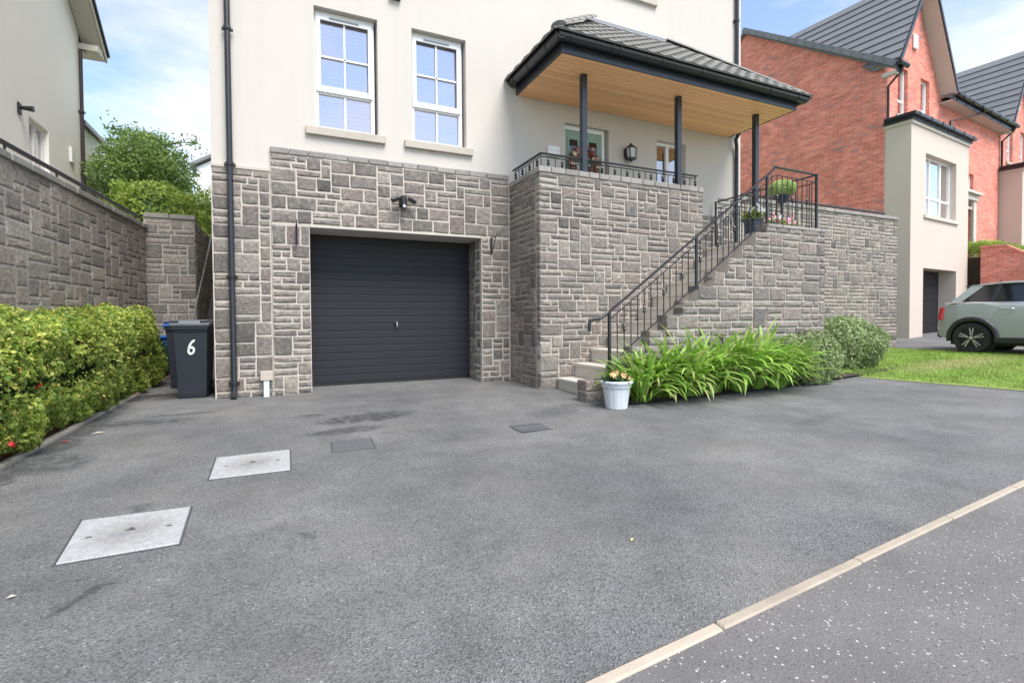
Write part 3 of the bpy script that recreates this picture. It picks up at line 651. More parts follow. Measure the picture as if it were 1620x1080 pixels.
# ------------------------------------------------------------------ left retaining wall
LW = thing('retaining_wall', 'dark rubble stone retaining wall above the hedge on the left', 'stone wall', (-2.5, 7, -.1))
A, B = Vector((-2.95, 1.5, 0)), Vector((-2.17, 11.0, 0)); LD = (B-A).normalized(); LN = Vector((LD.y, -LD.x, 0)); LLEN = (B-A).length
mb = MB(); mb.M = Matrix.Translation(A) @ Matrix.Rotation(math.atan2(LD.y, LD.x), 4, 'Z'); mb.box(0, LLEN, .008, .3, -.3, 2.57); mb.M = None; mb.build('core', 'mortarL', LW)
t0 = 3.0
sp = stone_specs(A+LD*t0+Vector((0, 0, .6)), LN, LLEN-t0, 1.97, cu=.075, cv=.0985, seed=51, big=.6, mat='stoneL', wide=1.0, P_jumbo=.12, depth=.02)
sp += stone_specs((-2.18, 11.0, .05), (0, -1, 0), .77, 2.72, cu=.064, cv=.0907, seed=52, big=.4, mat='stoneL')
sp += stone_specs((-1.41, 11.07, .05), (1, 0, 0), 3.2, 2.72, cu=.08, cv=.0907, seed=53, big=.4, mat='stoneL', depth=.02)
place_stones(LW, sp, 298)
box('core', 'mortarL', LW, -2.2, -1.418, 11.008, 14.3, -.3, 2.78)
cop = MB(); rr = random.Random(9); t = 0
while t < LLEN-.05:
    e = min(LLEN, t+rr.uniform(.3, .5)); cop = MB(); cop.M = Matrix.Translation(A) @ Matrix.Rotation(math.atan2(LD.y, LD.x), 4, 'Z'); cop.box(t+.004, e-.004, -.03+rr.uniform(-.006, .006), .32, 2.57, 2.65); cop.M = None; cop.build('coping_stone', 'coping', LW, .01); t = e
coping_row(LW, -2.2, -1.40, 10.97, 11.3, 2.78, 2.86, seed=19, step=.35)
hr = thing('handrail', 'black handrail along the top of the left retaining wall', 'handrail', (-2.6, 7, 2.65))
q = A+LD*1.0-LN*.12; q2 = B-LD*.1-LN*.06
MB().tube([(q.x, q.y, 2.80), (q2.x, q2.y, 2.76)], .028, 8).build('rail', 'black', hr, smooth=True)
for k in range(8):
    qq = q.lerp(q2, (k+.3)/8); MB().tube([(qq.x, qq.y, 2.64), (qq.x, qq.y, 2.79)], .012, 6).build('post', 'black', hr)
# side steps between wall and house
ss = thing('side_steps', 'narrow grey stone steps rising along the side of the house', 'steps', (-1.07, 10.5, 0))
for k in range(12): box('step', 'stepstone', ss, -1.40, -.74, 11.1+.26*k, 11.1+.26*k+.26 if k < 11 else 16, -.2, .19*(k+1)+.01, .006)
hr = thing('handrail', 'thin grey steel handrail sloping up the narrow side steps', 'handrail', (-1.36, 10.3, .3))
MB().tube([(-1.36, 10.15, .2), (-1.36, 10.15, .95), (-1.30, 13.2, 3.2), (-1.30, 13.2, 2.4)], .013, 8).build('rail', 'galv', hr, smooth=True)
# ------------------------------------------------------------------ porch canopy
PC = thing('porch_canopy', 'hipped tiled porch roof with pine soffit on black posts', 'porch', (5.65, 6.4, 4.37))
PX0, PX1, PY, SZ = 3.39, 7.92, 5.735, 4.37
for (a, b) in ((3.98, 2.99), (5.735, 2.99), (7.46, 2.03)):
    c = box('column', 'fascia', PC, a-.042, a+.042, 6.10, 6.184, b, SZ+.002, .006)
    MB().box(a-.052, a+.052, 6.09, 6.194, b, b+.012).build('foot_plate', 'black', c)
sf = box('soffit', 'wood', PC, PX0+.015, PX1-.015, PY+.015, 7.118, SZ+.022, SZ+.03); rr = random.Random(6)
for k in range(14):
    y0 = PY+.012+k*.0985
    MB().extr([(y0+.005, SZ+.02), (y0+.005, SZ+.008), (y0+.013, SZ), (y0+.0855, SZ), (y0+.0935, SZ+.008), (y0+.0935, SZ+.02)], 0, PX0+.012, PX1-.012).build('board', 'wood', sf)
fa = MB(); fa.box(PX0-.01, PX1+.01, PY-.012, PY+.012, SZ-.006, SZ+.20); fa.box(PX0-.012, PX0+.012, PY+.012, 7.115, SZ-.006, SZ+.20); fa.box(PX1-.012, PX1+.012, PY+.012, 7.115, SZ-.006, SZ+.20)
fa.build('fascia', 'fascia', PC, .003)
# roof slopes: eave at z 4.56, apex on the wall
EX0, EX1, EY, EZ = 3.20, 8.10, 5.56, 4.535
AX0, AX1, AY, AZ = 4.74, 6.35, 7.115, 5.80
MB().add([(EX0, EY, EZ), (EX1, EY, EZ), (AX1, AY, AZ), (AX0, AY, AZ), (EX0, AY, EZ), (EX1, AY, EZ)], [(0, 1, 2, 3), (0, 3, 4), (1, 5, 2)]).build('roof_deck', 'black', PC)
rb = MB().add([(EX0+.05, EY+.05, EZ+.012), (EX1-.05, EY+.05, EZ+.012), (AX1, AY, AZ+.012), (AX0, AY, AZ+.012)], [(0, 1, 2, 3)]).build('roof', 'tile2', PC)
def tiles(P_eave0, P_eave1, P_top0, P_top1, rows, tw, parent):
    e0, e1, t0, t1 = map(Vector, (P_eave0, P_eave1, P_top0, P_top1)); ex = (e1-e0).normalized()
    nrm = (e1-e0).cross(t0-e0).normalized(); nrm = nrm if nrm.z > 0 else -nrm
    for r in range(rows):
        f0, f1 = r/rows, min(1, (r+1.12)/rows); a0, a1 = e0.lerp(t0, f0), e1.lerp(t1, f0); b0, b1 = e0.lerp(t0, f1), e1.lerp(t1, f1)
        x = -tw; Ltot = (e1-e0).length
        while x < Ltot:
            lo, hi = x+.003, x+tw-.003
            def cl(q0, q1, v):
                s0 = (q0-e0).dot(ex); s1 = (q1-e0).dot(ex); return q0+ex*(min(max(v, s0), s1)-s0)
            p = [cl(a0, a1, lo), cl(a0, a1, hi), cl(b0, b1, hi), cl(b0, b1, lo)]
            x += tw
            if (p[1]-p[0]).length+(p[2]-p[3]).length < .06: continue
            mid_b = (p[0]+p[1])/2; mid_t = (p[3]+p[2])/2
            lift0, lift1 = nrm*.036, nrm*.018; rise = nrm*.016
            V = [p[0]+lift0, mid_b+lift0+rise, p[1]+lift0, p[3]+lift1, mid_t+lift1+rise, p[2]+lift1, p[0]+nrm*.016, p[1]+nrm*.016]
            MB().add(V, [(0, 1, 4, 3), (1, 2, 5, 4), (6, 7, 2, 1, 0), (6, 0, 3), (7, 5, 2)]).build('roof_tile', 'tile2', parent)
tiles((EX0, EY, EZ), (EX1, EY, EZ), (AX0, AY, AZ), (AX1, AY, AZ), 9, .215, rb)
tiles((EX0, AY, EZ), (EX0, EY, EZ), (AX0-.02, AY, AZ), (AX0, AY, AZ), 7, .29, rb)
def hipcap(p0, p1, n, parent, r=.10, mat='tile2'):
    p0, p1 = Vector(p0), Vector(p1); d = (p1-p0).normalized(); s = d.cross(Vector((0, 0, 1))).normalized(); u = s.cross(d)
    for k in range(n):
        a, b = p0.lerp(p1, k/n), p0.lerp(p1, (k+1.06)/n); V = []
        for q, rr_ in ((a, r*1.06), (b, r*.94)):
            V += [q+s*rr_*math.cos(t)+u*rr_*.62*math.sin(t) for t in [math.pi*i/8 for i in range(9)]]
        MB().add(V, [(i, i+1, 10+i, 9+i) for i in range(8)]+[tuple(range(9)), tuple(range(17, 8, -1))]).build('hip_tile', mat, parent)
hipcap((EX0+.10, EY+.10, EZ+.11), (AX0, AY-.06, AZ+.04), 5, PC); hipcap((EX1-.10, EY+.10, EZ+.075), (AX1, AY-.06, AZ+.015), 5, PC, .08)
MB().add([(AX0-.1, AY-.16, AZ-.07), (AX1+.1, AY-.16, AZ-.07), (AX1+.1, AY-.004, AZ+.05), (AX0-.1, AY-.004, AZ+.05), (AX0-.1, AY-.004, AZ+.09), (AX1+.1, AY-.004, AZ+.09)], [(0, 1, 2, 3), (3, 2, 5, 4)]).build('flashing', 'lead', PC)
GP = [(0, .10), (-.008, .10), (-.016, .05), (-.045, .02), (-.075, .02), (-.10, .045), (-.112, .10), (-.122, .10), (-.122, .088), (-.112, .04), (-.08, .006), (-.04, .004), (-.004, .04)]
gz = SZ+.095
gu = MB().extr([(PY-.02+a*1.15, gz+b) for a, b in GP], 0, PX0-.13, PX1+.13).build('gutter', 'blackp', PC)
MB().extr([(PX0-.02+a*1.15, gz+b) for a, b in GP], 1, PY-.14, 7.10).build('gutter', 'blackp', PC)
MB().extr([(PX1+.02-a*1.15, gz+b) for a, b in GP], 1, PY-.14, 7.10).build('gutter', 'blackp', PC)
for xx in (3.45, 4.1, 4.22, 4.95, 5.7, 6.45, 7.15, 7.8):
    MB().extr([(PY-.02+a*1.22, gz-.004+b*1.03) for a, b in GP], 0, xx-.012, xx+.012).build('gutter_bracket', 'blackp', gu)
for yy in (5.95, 6.5, 6.95): MB().extr([(PX0-.02+a*1.22, gz-.004+b*1.03) for a, b in GP], 1, yy-.012, yy+.012).build('gutter_bracket', 'blackp', gu)

# ------------------------------------------------------------------ railings
def baluster(h, knuckle):
    m = MB(); r = .0075
    if knuckle: m.lathe([(r, 0), (r, h*knuckle-.05), (.013, h*knuckle-.04), (.024, h*knuckle-.018), (.012, h*knuckle-.004), (.012, h*knuckle+.004), (.024, h*knuckle+.018), (.013, h*knuckle+.04), (r, h*knuckle+.05), (r, h)], n=8)
    else: m.lathe([(r, 0), (r, h)], n=6)
    return m
def handbar(pts, parent, mat='black', name='top_rail'):
    m = MB()
    for a, b in zip(pts, pts[1:]):
        a, b = Vector(a), Vector(b); d = (b-a).normalized(); s = d.cross(Vector((0, 0, 1))).normalized()*.025; u = s.cross(d).normalized()*.009
        if u.z < 0: u = -u
        V = [q+x*s+y*u for q in (a-d*.012, b+d*.012) for x, y in ((-1, -1), (1, -1), (1, .4), (.6, 1), (-.6, 1), (-1, .4))]
        m.add(V, [(0, 1, 2, 3, 4, 5), (11, 10, 9, 8, 7, 6)]+[(i, (i+1) % 6, 6+(i+1) % 6, 6+i) for i in range(6)])
    return m.build(name, mat, parent)
TR = thing('railing', 'low black railing on the terrace parapet', 'railing', (4.7, 6.2, 2.99))
TYr, TXr, zt = 6.16, 3.30, 3.185
handbar([(TXr, 7.05, zt), (TXr, TYr, zt), (6.13, TYr, zt)], TR)
MB().tube([(TXr, 7.02, 3.14), (TXr, TYr, 3.14), (6.11, TYr, 3.14)], .008, 6).build('rail', 'black', TR); MB().tube([(TXr, 7.02, 3.0), (TXr, TYr, 3.0), (6.11, TYr, 3.0)], .007, 6).build('rail', 'black', TR)
bm0, bm1 = baluster(.145, 0).mesh('baluster'), baluster(.145, .5).mesh('baluster')
n = 25
for k in range(n+1): place(bm1 if k % 2 == 1 else bm0, 'baluster', TR, (TXr+.0+(6.11-TXr)*k/n, TYr, 2.998), mat='black')
for k in range(1, 8): place(bm1 if k % 2 == 1 else bm0, 'baluster', TR, (TXr, TYr+k*.117, 2.998), mat='black')
MB().tube([(6.11, TYr, 2.99), (6.11, TYr, 3.18)], .010, 6).build('post', 'black', TR)
SR = thing('railing', 'sloping black stair railing with square landing cage', 'railing', (5, 5.1, .1))
ry = 5.08; sl_ = (2.95-.985)/(6.411-3.653)
def rz(x): return .985+sl_*(x-3.653)
hb = handbar([(3.515, ry, .90), (3.60, ry, rz(3.60)), (6.43, ry, rz(6.43)), (6.585, ry, 3.085), (7.42, ry, 3.075), (7.50, ry, 3.075)], SR)
MB().tube([(3.365, ry, .75), (3.365, ry, .86), (3.38, ry, .885), (3.41, ry, .895), (3.50, ry, .897), (3.54, ry, .915), (3.62, ry, rz(3.62))], .021, 10).build('rail_end', 'black', SR, smooth=True)
handbar([(7.50, ry, 3.075), (7.50, 7.05, 3.075)], SR)
mbr = lambda pts, r=.008: MB().tube(pts, r, 6).build('rail', 'black', SR)
mbr([(3.66, ry, rz(3.66)-.10), (6.41, ry, rz(6.41)-.10), (6.585, ry, 2.97), (7.50, ry, 2.96)]); mbr([(7.50, ry, 2.96), (7.50, 7.05, 2.96)])
lo = lambda x: rz(x)-.655
mbr([(3.80, ry, lo(3.80)), (6.36, ry, lo(6.36)+.02)], .009); mbr([(6.41, ry, 2.26), (7.50, ry, 2.25)]); mbr([(7.50, ry, 2.25), (7.50, 7.05, 2.25)])
for (px_, a, b) in ((3.653, .10, rz(3.653)), (5.06, 1.12, rz(5.06)), (6.41, 2.2, rz(6.41)), (7.50, 2.2, 3.075)): box('post', 'black', SR, px_-.016, px_+.016, ry-.016, ry+.016, a, b, .002)
box('post', 'black', SR, 7.486, 7.514, 7.03, 7.058, 2.2, 3.06)
B0, B1 = {}, {}
def bal(x, y, z0, z1, kn):
    h = round(z1-z0, 2); d = B1 if kn else B0
    if h not in d: d[h] = baluster(h, .55 if kn else 0).mesh('baluster')
    place(d[h], 'baluster', SR, (x, y, z0), mat='black')
k = 0; x = 3.77
while x < 6.35:
    if abs(x-5.06) > .05: bal(x, ry, lo(max(x, 3.80)), rz(x)-.10, k % 3 == 1)
    k += 1; x += .1045
for k in range(9): bal(6.51+k*.11, ry, 2.255, 2.965, k % 3 == 1)
for k in range(1, 17): bal(7.50, ry+k*.115, 2.25, 2.96, k % 4 == 2)

# ------------------------------------------------------------------ things fixed to the house
def lantern():
    t = thing('wall_lantern', 'black four sided wall lantern beside the green front door', 'wall light', (5.487, 7.11, 3.6))
    m = MB(); m.box(5.43, 5.545, 7.095, 7.117, 3.66, 3.82); m.tube([(5.487, 7.10, 3.80), (5.487, 7.05, 3.86), (5.487, 7.0, 3.85)], .01, 6); m.build('bracket', 'black', t)
    m = MB().lathe([(.005, .30), (.02, .285), (.03, .265), (.085, .225), (.092, .21), (.08, .205)], (5.487, 7.0, 3.59), 8); m.build('cap', 'black', t)
    m = MB(); 
    for sx in (-1, 1):
        for sy in (-1, 1): m.tube([(5.487+sx*.07, 7.0+sy*.07, 3.80), (5.487+sx*.058, 7.0+sy*.058, 3.63)], .009, 6)
    m.box(5.42, 5.554, 6.933, 7.067, 3.605, 3.635); m.lathe([(.03, 0), (.012, -.03), (.004, -.045)], (5.487, 7.0, 3.605), 8); m.build('cage', 'black', t)
    MB().lathe([(.06, .04), (.075, .2)], (5.487, 7.0, 3.6), 8).build('glass', 'lampglass', t)
lantern()
fl = thing('floodlight', 'black security camera with twin floodlights above the garage', 'security light', (1.58, 7.04, 2.5))
box('mount', 'black', fl, 1.53, 1.63, 7.03, 7.06, 2.47, 2.57, .01)
MB().lathe([(.045, -.05), (.052, 0), (.045, .06), (.02, .075)], (1.58, 6.98, 2.55), 12).build('body', 'black', fl, smooth=True)
m = MB().lathe([(.034, 0), (.036, .07), (.03, .085)], (1.58, 6.965, 2.425), 12); m.build('camera_head', 'black', fl, smooth=True)
MB().box(1.562, 1.598, 6.925, 6.932, 2.45, 2.485).build('lens', 'chrome', fl, .004)
for s in (-1, 1):
    m = MB(); m.M = Matrix.Translation((1.58+s*.115, 6.97, 2.56)) @ Matrix.Rotation(s*R(25), 4, 'Y') @ Matrix.Rotation(R(20), 4, 'X'); m.box(-.06, .06, -.035, .035, -.03, .03); m.M = None; h = m.build('lamp_head', 'black', fl, .012)
    m = MB(); m.M = Matrix.Translation((1.58+s*.115, 6.97, 2.56)) @ Matrix.Rotation(s*R(25), 4, 'Y') @ Matrix.Rotation(R(20), 4, 'X'); m.box(-.05, .05, -.0375, -.0355, -.022, .022); m.M = None; m.build('lamp_lens', 'carglass', h)
def bracket(x, lab, ang):
    t = thing('basket_bracket', lab, 'bracket', (x, 7.07, 1.88), ang, 'hanging basket brackets by the garage', local=True)
    m = MB(); m.box(-.012, .012, -.012, 0, 0, .26); m.build('plate', 'black', t)
    MB().tube([(0, -.006, .245), (0, -.20, .25), (0, -.225, .265), (0, -.22, .285), (0, -.20, .28)], .007, 6).build('arm', 'black', t); MB().tube([(0, -.006, .02), (0, -.08, .10), (0, -.17, .245)], .006, 6).build('strut', 'black', t)
bracket(.21, 'black hanging basket bracket left of the garage door', 0); bracket(2.925, 'black hanging basket bracket right of the garage door', 0)
pq = thing('letter_box', 'small white box on the cream wall left of the front door', 'letter box', (4.03, 7.1, 3.6)); box('body', 'white', pq, 3.92, 4.13, 7.06, 7.117, 3.5, 3.66, .008); box('flap', 'white', pq, 3.94, 4.11, 7.052, 7.059, 3.59, 3.62, .002)

# ------------------------------------------------------------------ leaves
def leafmesh(name, P, D, Nn, size, mat, parent, aspect=.5, jit=.35):
    n = len(P); P = np.asarray(P, float); D = np.asarray(D, float); Nn = np.asarray(Nn, float)
    D = D/np.linalg.norm(D, axis=1, keepdims=True).clip(1e-6); S = np.cross(D, Nn); S /= np.linalg.norm(S, axis=1, keepdims=True).clip(1e-6); U = np.cross(S, D)
    s = (size*rng.uniform(1-jit, 1+jit, (n, 1))) if np.isscalar(size) else np.asarray(size).reshape(-1, 1)
    o = np.asarray(org(parent))
    V = np.empty((n, 4, 3)); V[:, 0] = P-D*s*.5; V[:, 1] = P+S*s*aspect*.5+U*s*.12; V[:, 2] = P+D*s*.5; V[:, 3] = P-S*s*aspect*.5+U*s*.12
    V = (V-o).reshape(-1, 3); Fi = (np.arange(n)[:, None]*4+np.array([[0, 1, 2, 0, 2, 3]])).reshape(-1)
    me = bpy.data.meshes.new(name); me.vertices.add(n*4); me.vertices.foreach_set('co', V.ravel()); me.loops.add(n*6); me.loops.foreach_set('vertex_index', Fi.astype(np.int32)); me.polygons.add(n*2)
    me.polygons.foreach_set('loop_start', np.arange(0, n*6, 3, dtype=np.int32)); me.polygons.foreach_set('loop_total', np.full(n*2, 3, dtype=np.int32)); me.update(calc_edges=True); me.validate()
    ob = link(bpy.data.objects.new(name, me)); me.materials.append(MT[mat]); ob.parent = parent; ORG[ob.name] = org(parent); return ob
def rdir(n): v = rng.normal(size=(n, 3)); return v/np.linalg.norm(v, axis=1, keepdims=True)
def nz3(P, sc_): return np.array([noise.noise(Vector(p)*sc_) for p in P])
def flower(parent, c, r, mat, n=5, name='flower'):
    c = Vector(c); mb = MB(); ax = Vector((random.uniform(-.5, .5), -1, random.uniform(.1, .9))).normalized(); s = ax.orthogonal().normalized(); t = ax.cross(s)
    for k in range(n):
        a = 2*math.pi*k/n+random.uniform(-.2, .2); d = s*math.cos(a)+t*math.sin(a); e = ax.cross(d)
        mb.add([c, c+d*r*.6+e*r*.5+ax*r*.2, c+d*r+ax*r*.12, c+d*r*.6-e*r*.5+ax*r*.2], [(0, 1, 2, 3)])
    return mb.build(name, mat, parent, recalc=False)
# hedge
HG = thing('hedge', 'dense yellow green clipped hedge with a few red flowers on the left', 'hedge', (-2.2, 5.8, -.09))
def hedge_pt(n):
    out = []; nr = []
    while len(out) < n:
        y = random.uniform(2.6, 8.9); a = random.random()
        endf = min(1, max(0, (9.0-y)/.9)); e = math.sqrt(max(0, 1-(1-endf)**2)) if endf < 1 else 1
        xb = -2.62+.0818*(y-5.5); cx = (xb+kx(y)-.03)/2; hw = (kx(y)-.03-xb)/2+.105; hh = 1.0*(.55+.45*e)
        th = random.uniform(-.32*math.pi, .76*math.pi); p = 3.2
        c, s = math.cos(th), math.sin(th)
        X = hw*math.copysign(abs(c)**(2/p), c); Zv = .52*math.copysign(abs(s)**(2/p), s)+.5
        q = Vector((cx+X*(e*.6+.4), y, g(0, y)+.02+max(.02, Zv*hh)))
        k = noise.noise(q*1.4)*.17+noise.noise(q*5.5)*.11-random.random()**2*.13
        nv = Vector((c, .0, s)); q = q+nv*k; q.z = max(q.z, g(0, y)+.02)
        out.append(q); nr.append(nv)
    return out, nr
P, Nr = hedge_pt(66000); Nr = np.array(Nr); d = rdir(len(P))*.9+np.array([0, 0, -.25])+Nr*.25
leafmesh('foliage', P, d, Nr+rdir(len(P))*.55, .041, 'hedge', HG, .56, .5)
m = MB(); rr = random.Random(2)
yy = 2.7
while yy < 8.5:
    z0 = g(0, yy)
    for _ in range(3):
        bx = rr.uniform(-2.4, -1.95); m.tube([(bx, yy, z0), (bx+rr.uniform(-.1, .1), yy+rr.uniform(-.1, .1), z0+.4), (bx+rr.uniform(-.25, .25), yy+rr.uniform(-.2, .2), z0+.85)], [.014, .01, .004], 5)
    yy += .2
m.build('stem', 'bark', HG)
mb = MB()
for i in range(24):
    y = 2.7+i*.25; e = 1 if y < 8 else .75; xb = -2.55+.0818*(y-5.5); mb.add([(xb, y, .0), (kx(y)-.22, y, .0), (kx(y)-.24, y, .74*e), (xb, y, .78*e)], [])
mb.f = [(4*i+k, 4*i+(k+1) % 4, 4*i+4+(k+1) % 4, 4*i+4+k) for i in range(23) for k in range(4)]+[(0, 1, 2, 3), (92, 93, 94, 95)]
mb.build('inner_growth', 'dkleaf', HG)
for q in ((-1.73, 6.15, .70), (-1.69, 5.05, .42), (-1.72, 5.06, .40), (-1.70, 4.75, .56), (-1.68, 4.53, .08), (-1.70, 4.62, .05)): flower(HG, q, .019, 'petal_r', 6)
# dark shrub beyond the hedge
def bush(name, label, cat, c, rad, n, size, mat, group=None, squash=1.0, parent=None, stem=True, lump=.25, fx=3, flatb=.15, aspect=.5, shell=.5):
    t = thing(name, label, cat, (c[0], c[1], c[2]), 0, group)
    u = rdir(n); rad_ = np.array(rad); k = 1+lump*nz3(u*1.0+np.array(c)*.7, fx/1.6)+lump*.5*nz3(u+np.array(c), fx*2.2)
    rr_ = (1-shell*rng.uniform(0, 1, n)**1.6)*k
    P_ = np.array([c[0], c[1], c[2]+rad[2]*(1-flatb)])+u*rad_*rr_[:, None]; keep = P_[:, 2] > c[2]+.01; P_ = P_[keep]; u = u[keep]
    leafmesh('foliage', P_, rdir(len(P_))+u*.35, u+rdir(len(P_))*.6, size, mat, t, aspect)
    if stem:
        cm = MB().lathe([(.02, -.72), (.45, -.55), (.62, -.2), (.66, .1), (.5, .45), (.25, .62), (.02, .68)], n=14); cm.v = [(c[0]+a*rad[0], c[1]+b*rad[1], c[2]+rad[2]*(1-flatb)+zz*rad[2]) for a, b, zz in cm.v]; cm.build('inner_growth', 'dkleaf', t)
        m = MB()
        for i in range(9):
            a = i*2.4; m.tube([(c[0]+.04*math.cos(a), c[1]+.04*math.sin(a), c[2]-.02), (c[0]+rad[0]*.35*math.cos(a), c[1]+rad[1]*.35*math.sin(a), c[2]+rad[2]*.7), (c[0]+rad[0]*.72*math.cos(a), c[1]+rad[1]*.72*math.sin(a), c[2]+rad[2]*(1.1+.4*math.sin(i)))], [.014, .01, .004], 5)
        m.build('stem', 'bark', t)
    return t
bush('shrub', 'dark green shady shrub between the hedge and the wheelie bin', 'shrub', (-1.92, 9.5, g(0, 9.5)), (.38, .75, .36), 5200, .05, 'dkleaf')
for k, (x, y) in enumerate([(8.95, 5.62)]): bush('shrub', 'large rounded grey green shrub at the corner of the lawn', 'shrub', (x, y, g(x, y)), (.88, .62, .50), 21000, .045, 'shrubleaf', lump=.16, shell=.28, aspect=.55)
bush('shrub', 'smaller olive green shrub between strap leaved plants and the rounded shrub', 'shrub', (7.08, 5.0, g(7.08, 5)), (.70, .44, .42), 14000, .043, 'shrubleaf', lump=.22, shell=.28, aspect=.55)
# strap leaved clumps
LEAF = []
for v in range(12):
    rr = random.Random(v); Ln = rr.uniform(.58, .84); el = R(rr.uniform(66, 87)); bend = R(rr.uniform(55, 145)); wd = rr.uniform(.015, .023); n = 8; pts = []; x = z = 0; nrm = []
    for i in range(n+1):
        a = el-bend*(i/n)**1.7; pts.append((x, z)); x += math.cos(a)*Ln/n; z += math.sin(a)*Ln/n
    V = []
    for i, (x, z) in enumerate(pts):
        t = i/n; hw = wd*(.55+.9*t if t < .45 else .955)*(1 if t < .6 else max(.02, 1-((t-.6)/.4)**2)); V += [(x, -hw, z+.006*(1 if t < .9 else 0)), (x, 0, z), (x, hw, z+.006*(1 if t < .9 else 0))]
    Fs = [(3*i+k, 3*i+k+1, 3*i+4+k, 3*i+3+k) for i in range(n) for k in range(2)]
    me = bpy.data.meshes.new('leaf'); me.from_pydata(V, [], Fs); me.materials.append(MT['aga']); me.polygons.foreach_set('use_smooth', [True]*len(me.polygons)); LEAF.append(me)
AG = [(3.86, 4.72, 'first strap leaved clump, hanging beside the white flower pot', .95), (4.25, 4.86, 'second strap leaved clump right of the white pot', 1.1), (4.66, 4.80, 'third strap leaved clump right of the white pot', 1.12), (5.10, 4.86, 'fourth strap leaved clump from the white pot, mid bed', 1.25), (5.52, 4.80, 'fifth strap leaved clump from the white pot, tall leaves', 1.32), (5.92, 4.86, 'sixth strap leaved clump from the white pot, tall leaves', 1.28), (6.25, 4.80, 'last strap leaved clump before the olive green shrub', 1.12), (7.55, 4.92, 'small low strap leaved clump at the foot of the two shrubs', .5)]
for i, (x, y, lab, s) in enumerate(AG):
    t = thing('strap_leaf_plant', lab, 'plant', (x, y, g(x, y)+.02), 0, 'strap leaved plants along the stair wall', local=True); rr = random.Random(70+i)
    for k in range(185 if s > .6 else 60):
        a = rr.uniform(0, 6.283); r0 = rr.uniform(0, .13); sc_ = s*rr.uniform(.72, 1.12)
        o = place(LEAF[rr.randrange(12)], 'leaf', t, (math.cos(a)*r0, math.sin(a)*r0*.7, 0), (rr.uniform(-.25, .25), rr.uniform(-.12, .3) if k % 3 else rr.uniform(.25, .6), a), (sc_, sc_*1.05, sc_))
# white pot with pansies
PT = thing('flower_pot', 'white ribbed plastic pot of orange pansies at the foot of the stairs', 'flower pot', (3.40, 4.60, g(3.4, 4.6)))
c = (3.40, 4.60, g(3.4, 4.6)); m = MB(); n = 40; prof = [(.115, 0), (.120, .004), (.150, .225), (.153, .235), (.163, .24), (.168, .275), (.182, .28), (.186, .30), (.178, .312), (.165, .31), (.158, .27)]
V = []
for (r, z) in prof:
    for k in range(n):
        q = r*(1-.022*(k % 4 < 1)) if .003 < z < .23 else r; V.append((c[0]+q*math.cos(2*math.pi*k/n), c[1]+q*math.sin(2*math.pi*k/n), c[2]+z))
m.add(V, [(i*n+k, i*n+(k+1) % n, (i+1)*n+(k+1) % n, (i+1)*n+k) for i in range(len(prof)-1) for k in range(n)]+[tuple(range(n))]); m.build('pot', 'potwhite', PT)
MB().lathe([(.157, .27), (.0, .285)], c, 20, False).build('compost', 'soil', PT)
P = np.array([c[0], c[1], c[2]+.32])+rng.normal(size=(800, 3))*np.array([.075, .075, .03]); leafmesh('foliage', P, rdir(800), rdir(800)+np.array([0, 0, 1]), .035, 'dkleaf', PT)
for q in ((-.10, -.09, .37), (-.085, -.05, .38), (.02, -.10, .37), (.06, -.08, .36), (.10, -.02, .35), (.0, .0, .39), (.13, -.05, .34)): flower(PT, (c[0]+q[0], c[1]+q[1], c[2]+q[2]), .038, 'petal_y', 5)
# plants on the landing
tb = thing('hanging_plant', 'pale green ball shaped trailing plant behind the landing railing', 'plant', (7.15, 5.40, 2.235))
box('stand_post', 'black', tb, 7.135, 7.165, 5.385, 5.415, 2.235, 2.72); MB().lathe([(.05, .44), (.12, .54), (.125, .56), (.0, .55)], (7.15, 5.40, 2.235), 16).build('pot', 'planter', tb)
u = rdir(2600); P = np.array([7.15, 5.40, 2.90])+u*np.array([.20, .20, .135])*(1-.4*rng.uniform(0, 1, (2600, 1))**1.5); leafmesh('foliage', P, u*.6+rdir(2600)*.8+np.array([0, 0, -.3]), u+rdir(2600)*.5, .035, 'ball', tb, .45)
def planterbox(name, lab, c, w, dpt, h, mat, fl, taper=.8, group=None, n=26):
    t = thing(name, lab, 'planter', c, 0, group); x, y, z = c
    m = MB().add([(x-w/2*taper, y-dpt/2*taper, z), (x+w/2*taper, y-dpt/2*taper, z), (x+w/2*taper, y+dpt/2*taper, z), (x-w/2*taper, y+dpt/2*taper, z), (x-w/2, y-dpt/2, z+h), (x+w/2, y-dpt/2, z+h), (x+w/2, y+dpt/2, z+h), (x-w/2, y+dpt/2, z+h)], [(0, 3, 2, 1), (4, 5, 6, 7), (0, 1, 5, 4), (1, 2, 6, 5), (2, 3, 7, 6), (3, 0, 4, 7)]); m.build('planter_body', mat, t, .006)
    box('rim', mat, t, x-w/2-.01, x+w/2+.01, y-dpt/2-.01, y+dpt/2+.01, z+h-.03, z+h+.004, .004)
    P_ = np.array([x, y, z+h+.06])+rng.normal(size=(900, 3))*np.array([w*.3, dpt*.3, .04]); leafmesh('foliage', P_, rdir(900), rdir(900)+np.array([0, 0, .8]), .045, 'bushleaf', t)
    for k in range(n):
        q = (x+random.gauss(0, w*.32), y-dpt*.2+random.gauss(0, dpt*.25), z+h+.08+abs(random.gauss(0, .06))); flower(t, q, random.uniform(.03, .045), random.choice(fl), 5)
planterbox('planter', 'dark slate tapered planter of white flowers at the top of the stairs', (6.44, 5.34, 2.034), .20, .20, .33, 'planter', ['petal_w'], .62, n=22)
planterbox('flower_trough', 'low trough of pink and white flowers on the landing', (6.98, 5.36, 2.034), .62, .2, .22, 'planter', ['petal_p', 'petal_w', 'petal_p'], .85, n=44)
